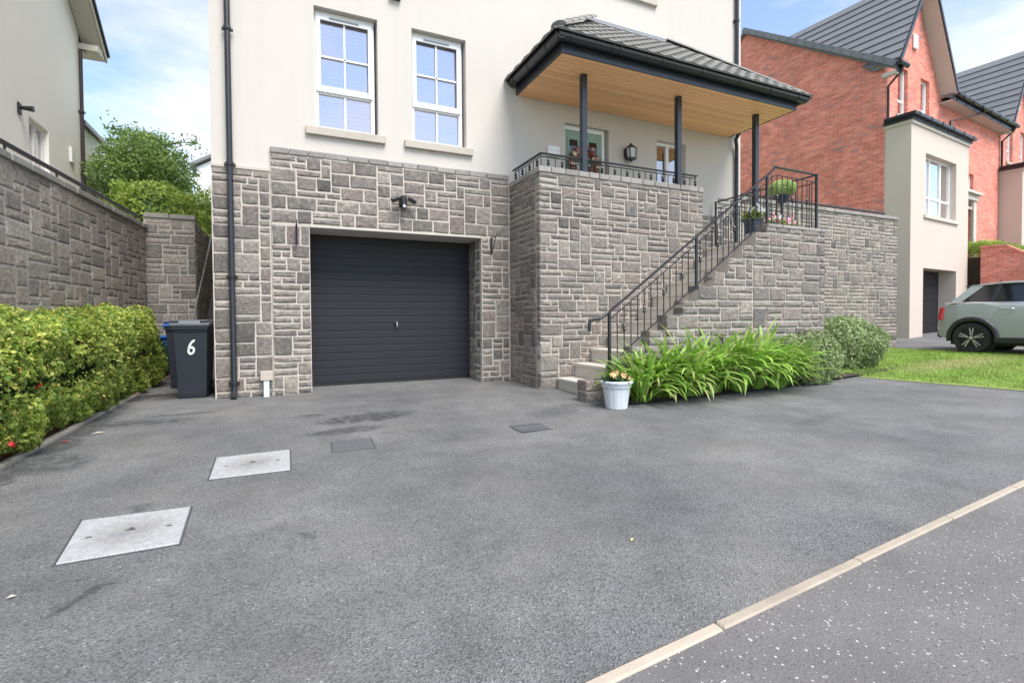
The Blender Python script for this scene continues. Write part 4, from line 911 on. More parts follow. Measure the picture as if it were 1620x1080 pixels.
# wreath on the door
wt = thing('wreath', 'copper and cream flower wreath hanging on the green front door', 'wreath', (4.62, 7.17, 3.48)); cw = Vector((4.64, 7.16, 3.46))
MB().add(*(lambda n, k: ([tuple(cw+Vector(((.235+.05*math.cos(2*math.pi*j/k))*math.cos(2*math.pi*i/n), .03*math.sin(2*math.pi*j/k), (.235+.05*math.cos(2*math.pi*j/k))*math.sin(2*math.pi*i/n)))) for i in range(n) for j in range(k)], [(i*k+j, i*k+(j+1) % k, ((i+1) % n)*k+(j+1) % k, ((i+1) % n)*k+j) for i in range(n) for j in range(k)]))(24, 8)).build('ring', 'bark', wt)
a = rng.uniform(0, 6.283, 900); rr_ = .235+rng.normal(size=900)*.04; P = np.stack([cw.x+rr_*np.cos(a), cw.y-.03+rng.normal(size=900)*.02, cw.z+rr_*np.sin(a)], 1); leafmesh('foliage', P, rdir(900), rdir(900)+np.array([0, -1, 0]), .06, 'copper', wt)
for k in range(44):
    aa = random.uniform(0, 6.28); flower(wt, cw+Vector((.235*math.cos(aa)+random.gauss(0, .03), -.06, .235*math.sin(aa)+random.gauss(0, .03))), random.uniform(.03, .05), random.choice(('cream', 'copper', 'petal_p', 'cream')), 6)

# ------------------------------------------------------------------ wheelie bins
def wheelie(label, loc, rot, bodymat, lidmat, num=None):
    t = thing('wheelie_bin', label, 'bin', loc, rot, 'wheelie bins beside the house', local=True)
    def ring(w, d, z, y0=0): return [(-w/2, y0-d/2, z), (w/2, y0-d/2, z), (w/2, y0+d/2, z), (-w/2, y0+d/2, z)]
    m = MB(); R_ = ring(.36, .40, .0, .02)+ring(.37, .42, .05, .02)+ring(.44, .50, .80)+ring(.46, .53, .84)+ring(.49, .55, .85)+ring(.49, .55, .90)
    m.add(R_, [(0, 3, 2, 1)]+[(4*i+k, 4*i+(k+1) % 4, 4*i+4+(k+1) % 4, 4*i+4+k) for i in range(5) for k in range(4)]); b = m.build('body', bodymat, t, .018, seg=2)
    m = MB(); R_ = ring(.51, .58, .885)+ring(.52, .59, .915)+ring(.47, .53, .95)+ring(.42, .46, .965); m.add(R_, [(4*i+k, 4*i+(k+1) % 4, 4*i+4+(k+1) % 4, 4*i+4+k) for i in range(3) for k in range(4)]+[(12, 13, 14, 15), (0, 3, 2, 1)]); l = m.build('lid', lidmat, t, .008)
    for s in (-1, 1): box('hand_grip', 'dark', l, s*.19-.05, s*.19+.05, -.29, -.21, .93, .955, .005)
    MB().tube([(-.2, .33, .92), (.2, .33, .92)], .014, 8).build('handle', 'black', t)
    for s in (-1, 1):
        w_ = MB().lathe([(.02, -.028), (.09, -.028), (.1, -.02), (.1, .02), (.09, .028), (.02, .028)], n=18); w_.v = [(s*.235+c_, .19+a_, .10+b_) for a_, b_, c_ in w_.v]; w_.build('wheel', 'tyre', t)
    if num:
        m = MB(); V = []; K = 28
        for i in range(K):
            a = 2*math.pi*i/K; V += [(.048*math.cos(a), .055+.048*math.sin(a)*1.1), (.021*math.cos(a), .055+.025*math.sin(a))]
        Fs = [(2*i, 2*((i+1) % K), 2*((i+1) % K)+1, 2*i+1) for i in range(K)]; b0 = len(V); n6 = 10
        for i in range(n6+1):
            f = i/n6; cx6, cz6 = -.036+.066*f**1.9, .062+.115*(1-(1-f)**1.5); hw6 = .0145; tx, tz = .066*1.9*max(f, .02)**.9, .115*1.5*(1-f)**.5+.006; l6 = math.hypot(tx, tz); V += [(cx6-tz/l6*hw6, cz6+tx/l6*hw6), (cx6+tz/l6*hw6, cz6-tx/l6*hw6)]
        Fs += [(b0+2*i, b0+2*i+1, b0+2*i+3, b0+2*i+2) for i in range(n6)]
        m.add([(x_+z_*.16, -.2345-.08*(z_-.0), .535+z_) for x_, z_ in V], Fs); nn = m.build('number', 'num', t); sol = nn.modifiers.new('s', 'SOLIDIFY'); sol.thickness = .002
    return t
wb = wheelie('black wheelie bin with white number 6 beside the stone house corner', (-.985, 7.44, g(0, 7.4)), R(-4), 'bin', 'binlid', '6'); wb.scale = (.82, .9, 1)
wheelie('wheelie bin with a blue lid mostly hidden behind the number 6 bin', (-1.215, 8.42, g(0, 8.2)), R(-6), 'bin', 'blue').scale = (.82, .9, .97)
rbx = thing('recycling_box', 'blue plastic recycling box half hidden behind the dark shrub', 'box', (-1.9, 10.35, .0)); box('tub', 'blue', rbx, -2.1, -1.72, 10.2, 10.75, g(0, 10.3), .62, .03); box('rim', 'blue', rbx, -2.13, -1.69, 10.17, 10.78, .62, .66, .01)

# ------------------------------------------------------------------ covers in the drive
def cover(name, lab, cat, Q, mat, framemat='cast', grid=False, marks=True):
    cx_, cy_ = sum(q[0] for q in Q)/4, sum(q[1] for q in Q)/4; z = g(cx_, cy_); t = thing(name, lab, cat, (cx_, cy_, z), 0, None); t.rotation_euler = (math.atan(.02), 0, 0); ORG[t.name] = Vector((0, 0, 0))
    q = [Vector((a-cx_, b-cy_, 0)) for a, b in Q]; ins = lambda k: [v*(1+k/v.length) for v in q]      # Q: far left, far right, near right, near left
    def slab(poly, z0, z1): return MB().extr([(v.x, v.y) for v in poly], 2, z0, z1)
    m = MB(); a, b = ins(.016), ins(.005)
    for i in range(4): k = (i+1) % 4; m.extr([(a[i].x, a[i].y), (a[k].x, a[k].y), (b[k].x, b[k].y), (b[i].x, b[i].y)], 2, -.03, .003)
    w_, h_ = abs(q[1].x-q[0].x)/2, abs(q[0].y-q[3].y)/2
    m.build('frame', framemat, t)
    if grid:
        box('pit', 'dark', t, -w_, w_, -h_, h_, -.03, .0025)
        n = 9
        for k in range(n): a = -w_+(k+.15)*2*w_/n; box('bar', mat, t, a, a+1.35*w_/n, -h_+.008, h_-.008, .003, .009, .002)
        box('cross_bar', mat, t, -w_, w_, -.008, .008, .0032, .0095)
    else:
        pl = slab(q, -.01, .007).build('plate', mat, t, .002)
        if not marks: return t
        MB().extr([(-.022, .012), (.022, .012), (0, .05)], 2, .0065, .0095).build('emblem', 'cast', pl)
        for sx in (-1, 1): box('key_hole', 'dark', pl, sx*.16-.012, sx*.16+.012, -.006, .006, .0066, .0078)
        for k in range(2): box('embossed_bar', 'lead', pl, -.075, .075, -.018-.022*k, -.010-.022*k, .0065, .009)
    return t
COVERQ = {'A': [(-.944, 3.268), (-.467, 3.252), (-.445, 2.762), (-.888, 2.752)], 'B': [(-.439, 4.253), (.051, 4.264), (.046, 3.726), (-.43, 3.731)], 'C': [(.373, 4.385), (.68, 4.359), (.664, 4.047), (.354, 4.069)], 'D': [(1.95, 4.29), (2.26, 4.31), (2.25, 4.02), (1.92, 4.0)]}
MT['grate'] = simple('worn_grate', (.13, .135, .14), .7, .2, 30, .3, 90)
MT['checker'] = simple('worn_checker_plate', (.12, .123, .13), .7, .5, 60, .8, 70, metal=.2)
MT['cast'] = simple('cast_iron', (.085, .088, .095), .7, .25, 30, .4, 90, metal=.3)
cover('manhole_cover', 'large pale metal inspection cover nearest the camera', 'manhole cover', COVERQ['A'], 'cover')
cover('manhole_cover', 'pale metal inspection cover farther up the drive', 'manhole cover', COVERQ['B'], 'cover')
cover('drain_cover', 'small dark cast iron cover near the garage', 'drain cover', COVERQ['C'], 'checker', marks=False)
dg_ = cover('drain_grate', 'faint flush drain grate in front of the stairs', 'drain grate', COVERQ['D'], 'grate', 'grate', grid=True)
def fallen(lab, x, y, s, mat, a):
    m = MB(); m.M = Matrix.Translation((x, y, g(x, y)+.006)) @ Matrix.Rotation(a, 4, 'Z'); m.add([(-s, 0, 0), (0, -s*.5, .006), (s, 0, .004), (0, s*.5, .008)], [(0, 1, 2), (0, 2, 3)]); m.M = None
    return tag(m.build('fallen_leaf', mat), lab, 'leaf')
fallen('single small yellow green leaf lying on the open driveway', 1.497, 1.905, .013, 'leafy', .4); fallen('pale curled leaf lying by the hedge edging', -1.47, 5.53, .05, 'paleleaf', .3); fallen('pale dry leaf lying near the left picture edge', -.94, 2.50, .016, 'paleleaf', .1)
fallen('red petal lying by the hedge edging', -1.62, 5.28, .03, 'petal_r', .1)
# ================================================================== NEIGHBOURS
# left house (gable wall faces +x)
LH = thing('house', 'cream rendered house above the left retaining wall with small side window', 'house', (-8, 9.5, 2.38))
LX = -4.0; wy0, wy1, wz0, wz1 = 11.78, 12.62, 3.55, 4.58
Mx = Matrix(((0, -1, 0, 0), (1, 0, 0, 0), (0, 0, 1, 0), (0, 0, 0, 1)))     # local x -> +y, local y -> -x
holed('wall', 'render3', LH, 3.0, 14.4, 2.3, 7.35, -LX, -LX+.3, [(wy0, wy1, wz0, wz1)], M=Mx)
mb = MB(); mb.extr([(3.0, 7.35), (14.4, 7.35), (8.7, 11.6)], 0, LX-.3, LX); mb.box(-12, LX-.3, 14.1, 14.4, 2.3, 7.35); mb.box(-12, LX-.3, 3.0, 3.3, 2.3, 7.35); mb.build('gable', 'render3', LH)
m = MB(); fr = .06; X0 = LX-.07
for (a, b, c, d) in ((wy0, wy1, wz0, wz0+fr), (wy0, wy1, wz1-fr, wz1), (wy0, wy0+fr, wz0+fr, wz1-fr), (wy1-fr, wy1, wz0+fr, wz1-fr), (wy0+.40, wy0+.47, wz0+fr, wz1-fr)): m.box(X0-.06, X0, a, b, c, d)
wo = m.build('window', 'white', LH, .004); box('pane', 'glass', wo, X0-.04, X0-.035, wy0, wy1, wz0, wz1); box('blind', 'blind', wo, X0-.12, X0-.11, wy0, wy1, wz0, wz1)
# roof with verge overhang, far eave
ov = .38; sl2 = (11.75-7.3)/(14.85-8.7)
RP = [(14.95, 7.18), (8.7, 11.85), (2.45, 7.18), (2.45, 7.33), (8.7, 12.0), (14.95, 7.33)]
MB().extr(RP, 0, -12.3, LX+ov).build('roof', 'tile', LH)
MB().extr([(14.95, 7.02), (14.98, 7.16), (8.7, 11.83), (2.45, 7.16), (2.45, 7.0), (8.7, 11.6)], 0, LX+ov-.03, LX+ov).build('bargeboard', 'soffit2', LH)
MB().extr([(14.85, 7.05), (8.7, 11.62), (8.7, 11.65), (14.85, 7.08)], 0, LX+.002, LX+ov-.03).build('verge_soffit', 'soffit2', LH)
MB().extr([(14.97, 7.165), (15.0, 7.21), (8.7, 11.88), (8.7, 11.84)], 0, LX+ov, LX+ov+.05).build('verge_strip', 'fascia', LH)
box('eaves_box', 'soffit2', LH, -12, LX+ov-.03, 14.402, 14.93, 7.03, 7.16)
MB().tube([(LX+ov-.02, 15.02, 7.18), (-12, 15.02, 7.18)], .06, 8).build('gutter', 'blackp', LH)
p = MB().tube([(LX+.05, 14.33, 2.4), (LX+.05, 14.33, 6.98), (LX+.1, 14.9, 7.12)], .036, 10).build('downpipe', 'brownpipe', LH, smooth=True)
for z in (3.9, 5.6): box('collar', 'brownpipe', p, LX+.0, LX+.1, 14.27, 14.39, z-.02, z+.02)
box('rear_wing', 'render3', LH, -9, LX-.01, 14.402, 15.95, 2.3, 5.36); box('wing_gutter', 'blackp', LH, -9.1, LX+.08, 14.42, 16.05, 5.36, 5.46)
box('meter_box', 'white', LH, LX+.002, LX+.05, 13.65, 13.85, 4.3, 4.62, .01)
lp = thing('wall_light', 'dark wall light on the cream house at far left', 'wall light', (LX+.06, 11.4, 4.5)); MB().box(LX+.002, LX+.03, 11.33, 11.45, 4.46, 4.66).build('plate', 'black', lp, .01); MB().tube([(LX+.03, 11.4, 4.58), (LX+.2, 11.4, 4.58)], [.03, .05], 10).build('head', 'black', lp)
# far houses
def farhouse(lab, x0, x1, y, zb, ze, zr, mat='render3'):
    t = thing('house', lab, 'house', ((x0+x1)/2, y, zb)); box('wall', mat, t, x0, x1, y, y+7, zb, ze)
    MB().extr([(x0-.3, ze-.05), ((x0+x1)/2, zr), (x1+.3, ze-.05), (x1+.3, ze+.12), ((x0+x1)/2, zr+.17), (x0-.3, ze+.12)], 1, y-.3, y+7.3).build('roof', 'tile', t)
    MB().extr([(x0, ze), (x1, ze), ((x0+x1)/2, zr-.05)], 1, y+.002, y+.3).build('gable', mat, t)
    for q in (.28, .68): window(t, x0+(x1-x0)*q-.5, x0+(x1-x0)*q+.5, zb+3.2, zb+4.4, y-.12, blind=False, glass='glassd')
    return t
farhouse('distant pale house with grey roof just left of the main house', -4.1, 6.2, 33, 2.0, 9.5, 12.8, 'white')
farhouse('distant white house behind the small tree on the left', -15.5, -7.4, 27, 2.0, 6.4, 10.2, 'white')

# right brick house, built in its own frame: x along the front, y into the house
BZ = .27; PHI = R(6)
BH = thing('house', 'red brick house with beige bay and steep front gable right of the main house', 'house', (16.34, 8.305, BZ), PHI, 'red brick houses on the right', local=True)
FY = .66; LNG = 9.2; EVE = 8.0; DEP = 9.0
W_ = [(.80, 1.46, 6.75, 8.2), (2.36, 3.0, 6.75, 8.2)]; SMW = [(6.0, 6.75, 4.55, 5.75)]; DOOR = (5.4, 6.5, 2.6, 4.7)
holed('wall', 'brick', BH, 0, LNG, -.4, EVE, FY, FY+.25, [(a, b, c, min(d, EVE)) for a, b, c, d in W_]+SMW+[DOOR, (.87, 3.25, -.4, 2.05)])
holed('gable_wall', 'brick', BH, .0, 3.8, EVE, EVE+.2, FY, FY+.25, [(a, b, EVE, d) for a, b, c, d in W_])
mb = MB().extr([(.0, EVE+.2), (3.8, EVE+.2), (3.6, EVE+.5), (1.9, EVE+2.95), (.2, EVE+.5)], 1, FY, FY+.25); mb.build('gable_wall', 'brick', BH)
PT2 = math.tan(R(35)); RD = DEP/2
mb = MB().extr([(FY+.25, -.4), (FY+DEP, -.4), (FY+DEP, EVE), (FY+RD, EVE+RD*PT2), (FY+.25, EVE+.25*PT2)], 0, .0, .25); mb.build('side_wall', 'brick', BH)
mb = MB().extr([(FY+.25, -.4), (FY+DEP, -.4), (FY+DEP, EVE), (FY+RD, EVE+RD*PT2), (FY+.25, EVE+.25*PT2)], 0, LNG-.25, LNG); mb.build('side_wall', 'brick', BH)
for a, b, c, d in W_: window(BH, a, b, c, d, FY, blind=True, glass='glassd', mull=(), trans=(c+.5,))
for a, b, c, d in SMW: window(BH, a, b, c, d, FY, blind=True, glass='glassd', trans=(c+.75,))
# main roof as courses
def courses(parent, x0, x1, y0, z0, y1, z1, n, name='tile_course', mat='tile', xa=None, xb=None):
    for k in range(n):
        f0, f1 = k/n, (k+1.15)/n; L_ = lambda f: (y0+(y1-y0)*f, z0+(z1-z0)*f); (a, b), (c, d) = L_(f0), L_(f1)
        MB().add([(x0, a, b+.06), (x1, a, b+.06), (x1, c, d+.02), (x0, c, d+.02), (x0, a, b), (x1, a, b), (x1, c, d), (x0, c, d)], [(0, 1, 2, 3), (4, 7, 6, 5), (0, 4, 5, 1), (0, 3, 7, 4), (1, 5, 6, 2)]).build(name, mat, parent)
GX = 3.85
ro = MB().extr([(FY-.35, EVE-.16), (FY+RD, EVE+RD*PT2+.02), (FY+DEP+.3, EVE-.16), (FY+DEP+.3, EVE-.28), (FY+RD, EVE+RD*PT2-.1), (FY-.35, EVE-.28)], 0, GX, LNG+.05).build('roof', 'tile', BH)
MB().extr([(FY+.27, EVE+.25), (FY+RD, EVE+RD*PT2+.02), (FY+DEP+.3, EVE-.16), (FY+DEP+.3, EVE-.28), (FY+RD, EVE+RD*PT2-.1), (FY+.27, EVE+.13)], 0, -.12, GX).build('roof', 'tile', BH)
courses(ro, GX, LNG+.05, FY-.38, EVE-.17, FY+RD, EVE+RD*PT2+.02, 17)
courses(ro, -.16, GX, FY+.27, EVE+.26, FY+RD, EVE+RD*PT2+.02, 15)
MB().extr([(FY-.35, EVE-.16), (FY+.3, EVE+.27), (FY+.3, EVE+.16), (FY-.35, EVE-.28)], 0, -.14, .0).build('roof', 'tile', BH)
vt = MB().box(-.22, -.10, -.165, .165, -.07, .09).mesh('verge_tile')
for k in range(17):
    f = (k+.5)/17; place(vt, 'verge_tile', ro, (0, FY-.35+(RD+.35)*f, EVE-.14+(RD*PT2+.16)*f), (R(35), 0, 0), mat='tile')
# cross gable roof
GA = (1.9, EVE+3.25); 
def gslope(sx):
    e = 1.9+sx*2.0; ez = EVE+.0; n = 11; P0 = (e, ez); P1 = GA
    yb_ = lambda zz: FY+max(0, zz-EVE)/PT2+.25
    par = MB().add([(e, FY-.42, ez), (GA[0], FY-.42, GA[1]), (GA[0], yb_(GA[1]), GA[1]), (e, yb_(ez), ez), (e, FY-.42, ez-.1), (GA[0], FY-.42, GA[1]-.14), (GA[0], yb_(GA[1]), GA[1]-.14), (e, yb_(ez), ez-.1)], [(0, 1, 2, 3), (4, 7, 6, 5), (0, 4, 5, 1), (3, 2, 6, 7), (0, 3, 7, 4)]).build('gable_roof', 'tile', BH)
    for k in range(n):
        f0, f1 = k/n, (k+1.12)/n; a = [P0[i]+(P1[i]-P0[i])*f0 for i in (0, 1)]; b = [P0[i]+(P1[i]-P0[i])*min(1, f1) for i in (0, 1)]; o = sx*.07
        MB().add([(a[0]+o, FY-.44, a[1]+.03), (a[0]+o, yb_(a[1])+.1, a[1]+.03), (b[0]+o*.4, yb_(b[1])+.1, b[1]+.02), (b[0]+o*.4, FY-.44, b[1]+.02), (a[0], FY-.44, a[1]-.02), (a[0], yb_(a[1])+.1, a[1]-.02)], [(0, 1, 2, 3), (0, 4, 5, 1)]).build('tile_course', 'tile', par)
    # barge board and sloping soffit
    MB().extr([(e+sx*.05, ez-.02), (GA[0], GA[1]+.06), (GA[0], GA[1]-.12), (e+sx*.05, ez-.2)], 1, FY-.47, FY-.44).build('bargeboard', 'fascia', BH)
    MB().add([(e, FY-.43, ez-.13), (GA[0], FY-.43, GA[1]-.17), (GA[0], FY, GA[1]-.17), (e, FY, ez-.13), (e-sx*.22, FY-.43, ez-.13)], [(0, 1, 2, 3)]).build('verge_soffit', 'soffit2', BH)
gslope(-1); gslope(1)
box('eaves_soffit', 'soffit2', BH, 3.75, LNG, FY-.36, FY-.002, EVE-.33, EVE-.30); box('eaves_soffit', 'soffit2', BH, -.14, .15, FY-.36, FY-.002, EVE-.33, EVE-.30); box('fascia', 'fascia', BH, 3.75, LNG, FY-.385, FY-.362, EVE-.33, EVE-.12)
box('verge_box', 'soffit2', BH, -.15, -.002, FY-.36, FY+.02, EVE-.40, EVE-.29, .01); box('fascia', 'fascia', BH, -.17, .14, FY-.385, FY-.362, EVE-.36, EVE-.12)
gut = lambda x0, x1, y, z: MB().extr([(y-.13, z), (y-.13, z-.05), (y-.09, z-.1), (y-.04, z-.1), (y, z-.05), (y, z)], 0, x0, x1).build('gutter', 'blackp', BH)
gt = gut(3.9, LNG, FY-.385, EVE-.10); gut(-.22, .3, FY-.385, EVE-.10)
for xx in (4.3, 5.1, 5.9, 6.7, 7.5, 8.3): box('gutter_clip', 'black', gt, xx-.03, xx+.03, FY-.52, FY-.38, EVE-.205, EVE-.088)
def pipeb(pts): return MB().tube(pts, .036, 10).build('downpipe', 'brownpipe', BH, smooth=True)
pipeb([(.02, FY-.45, EVE-.2), (.02, FY-.4, EVE-.32), (.06, FY-.06, EVE-.62), (.06, FY-.06, 0)]); pipeb([(6.2, FY-.45, EVE-.2), (6.2, FY-.4, EVE-.3), (4.55, FY-.06, EVE-.75), (4.55, FY-.06, 2.3)])
# bay
BW = 4.15; BT = 6.12; GO = (.87, 3.25, -.4, 2.05)
holed('bay', 'render2', BH, 0.02, BW, -.4, BT, 0, .3, [(.97, 3.17, 3.62, 5.42), GO])
mb = MB(); mb.box(.02, .3, .3, FY-.002, -.4, BT); mb.box(BW-.3, BW, .3, FY-.002, -.4, BT); mb.box(3.251, 3.4, .3, 1.4, -.4, 2.05); mb.box(.7, .869, .3, 1.4, -.4, 2.05); mb.box(.87, 3.25, .3, 1.4, 2.06, 2.3); mb.build('bay_side', 'render2', BH)
window(BH, .97, 3.17, 3.62, 5.42, 0, mull=(.33, .67), trans=(4.2,), blind=True, glass='glassd', sillmat='soffit2', depth=.16)
box('bay_cornice', 'soffit2', BH, -.02, BW+.04, -.04, FY-.004, BT, BT+.09); cn = box('bay_roof', 'fascia', BH, -.08, BW+.08, -.079, FY-.003, BT+.09, BT+.2, .01)
gg = MB().extr([(-.08, BT+.18), (-.17, BT+.18), (-.17, BT+.26), (-.08, BT+.26)], 0, -.17, BW+.17).build('bay_gutter', 'blackp', BH); box('bay_gutter', 'blackp', BH, -.17, -.081, -.08, FY-.05, BT+.18, BT+.26)
for k in range(6): box('gutter_clip', 'black', gg, .1+k*.78, .15+k*.78, -.182, -.075, BT+.17, BT+.272)
box('bay_flashing', 'lead', BH, -.06, BW, -.07, FY-.005, BT+.202, BT+.25)
gdr = box('garage_door', 'brownpipe', BH, .88, 3.245, .46, .5, -.4, 2.045); MB().tube([(1.0, .43, .95), (1.1, .43, .95)], .02, 8).build('handle', 'chrome', gdr)
for k in range(9): box('slat', 'garage', gdr, .88, 3.24, .445, .459, -.05+k*.232, .17+k*.232, .004)
# entrance surround
sr = box('door_surround', 'soffit2', BH, 5.15, 5.4, FY-.10, FY-.002, 2.3, 4.75, .01); box('pilaster', 'soffit2', BH, 6.5, 6.75, FY-.10, FY-.002, 2.3, 4.75, .01); box('cornice', 'soffit2', BH, 5.1, 6.8, FY-.14, FY-.002, 4.752, 4.95, .01); box('cornice', 'soffit2', BH, 5.0, 6.9, FY-.24, FY-.002, 4.952, 5.05, .01)
dd = box('door', 'brownpipe', BH, 5.4, 6.5, FY+.12, FY+.18, 2.3, 4.7); box('side_light', 'white', dd, 5.75, 5.85, FY+.10, FY+.119, 2.3, 4.7)
box('alarm_box', 'white', BH, 1.72, 2.0, FY-.07, FY-.002, 8.95, 9.4, .02); box('vent', 'black', BH, 5.55, 5.68, FY-.03, FY-.002, 5.5, 5.62)
b3 = copy_tree(BH); ax = Vector((math.cos(PHI), math.sin(PHI), 0)); b3.location = Vector((16.34, 8.305, BZ))+ax*9.28; b3['label'] = 'red brick gabled house at the far right edge, partly out of frame'
# brick garden wall and hedge beside the neighbour's drive
gw = thing('garden_wall', 'low red brick wall with sloping top behind the parked car', 'brick wall', (16.34, 8.305, BZ), PHI, local=True)
prof = [(-.3, -.4), (-.3, 2.82), (-.9, 2.80), (-1.5, 2.4), (-3.0, 1.75), (-5.0, 1.2), (-5.0, -.4)]
MB().extr(prof, 0, 4.25, 4.47).build('wall', 'brick', gw)
m = MB(); pp = prof[1:6]; m.add([v for (a, b) in pp for v in ((4.2, a, b+.002), (4.52, a, b+.002), (4.52, a, b+.06), (4.2, a, b+.06))], [(4*i+k, 4*i+(k+1) % 4, 4*i+4+(k+1) % 4, 4*i+4+k) for i in range(4) for k in range(4)]+[(0, 1, 2, 3), (16, 17, 18, 19)]); m.build('coping', 'brick', gw)
box('front_wall', 'brick', gw, 4.47, 9.2, -.5, -.3, -.4, 2.6); box('raised_ground', 'soil', gw, 4.47, 9.2, -.3, .64, -.4, 2.55)
nh = thing('hedge', 'clipped green hedge on top of the red brick wall at far right', 'hedge', (16.34, 8.305, BZ), PHI, local=True)
n = 9000; P = np.stack([rng.uniform(4.5, 9.4, n), rng.uniform(-.5, .3, n), 2.6+.5*rng.uniform(0, 1, n)**.6+rng.normal(size=n)*.03], 1); leafmesh('foliage', P, rdir(n), rdir(n)+np.array([0, -.5, .8]), .07, 'bushleaf', nh)

# small tree and bushes behind the left wall
def tree(label, base, h, crown, n, size, mat, seed=1):
    rr = random.Random(seed); t = thing('tree', label, 'tree', base); bx, by, bz = base; tr = MB(); tips = []
    for s in range(3):
        a0 = s*2.1; p = Vector((bx, by, bz)); pts = [p]; 
        for i in range(5): p = p+Vector((math.cos(a0)*.10+rr.uniform(-.08, .08), math.sin(a0)*.10+rr.uniform(-.08, .08), h*.18)); pts.append(p)
        tr.tube(pts, [.06-.009*i for i in range(6)], 7)
        for i in range(2, 6):
            for _ in range(3):
                a = rr.uniform(0, 6.28); L_ = crown[0]*rr.uniform(.25, .6); e = pts[i]+Vector((math.cos(a)*L_, math.sin(a)*L_, L_*rr.uniform(.15, .6))); mdl = pts[i].lerp(e, .5)+Vector((0, 0, .06)); tr.tube([pts[i], mdl, e], [.02, .014, .006], 5); tips += [mdl, e, e]
    tr.build('trunk', 'bark', t)
    P_, U_ = [], []; c = Vector((bx, by, bz+h*.62))
    cl = [c+Vector(tuple(np.array(rdir(1)[0])*np.array(crown)*rr.uniform(.3, .95))) for _ in range(80)]+tips
    for i in range(n):
        if i % 10 < 7:
            u = Vector(rdir(1)[0]); q = c+Vector((u.x*crown[0], u.y*crown[1], u.z*crown[2]))*((1-.5*rr.random()**1.5)*(1+.30*noise.noise(u*1.7+c)+.22*noise.noise(u*4.2)))
        else: k = rr.choice(cl); u = Vector(rdir(1)[0]); q = k+u*abs(rr.gauss(0, .16))
        P_.append(q); U_.append(u)
    leafmesh('crown', P_, rdir(n)+np.array([0, 0, -.35]), np.array(U_)+rdir(n)*.7+np.array([0, 0, .4]), size, mat, t, .5); return t
tree('small leafy green tree behind the stone wall end, left of the house', (-2.95, 15.0, 2.38), 3.2, (1.12, 1.1, 1.12), 21000, .088, 'treeleaf')
bush('bush', 'bright yellow green bush on top of the stone wall end', 'bush', (-2.35, 12.9, 2.38), (1.0, .6, .78), 8000, .085, 'bushleaf', lump=.3)
bush('bush', 'light green feathery bush beside the narrow side steps', 'bush', (-1.55, 14.4, 2.38), (.8, .6, .95), 8000, .075, 'bushleaf', lump=.3)
bush('bush', 'mid green bush at the end of the left handrail', 'bush', (-3.05, 13.2, 2.38), (.6, .55, .45), 3600, .075, 'treeleaf', lump=.3)

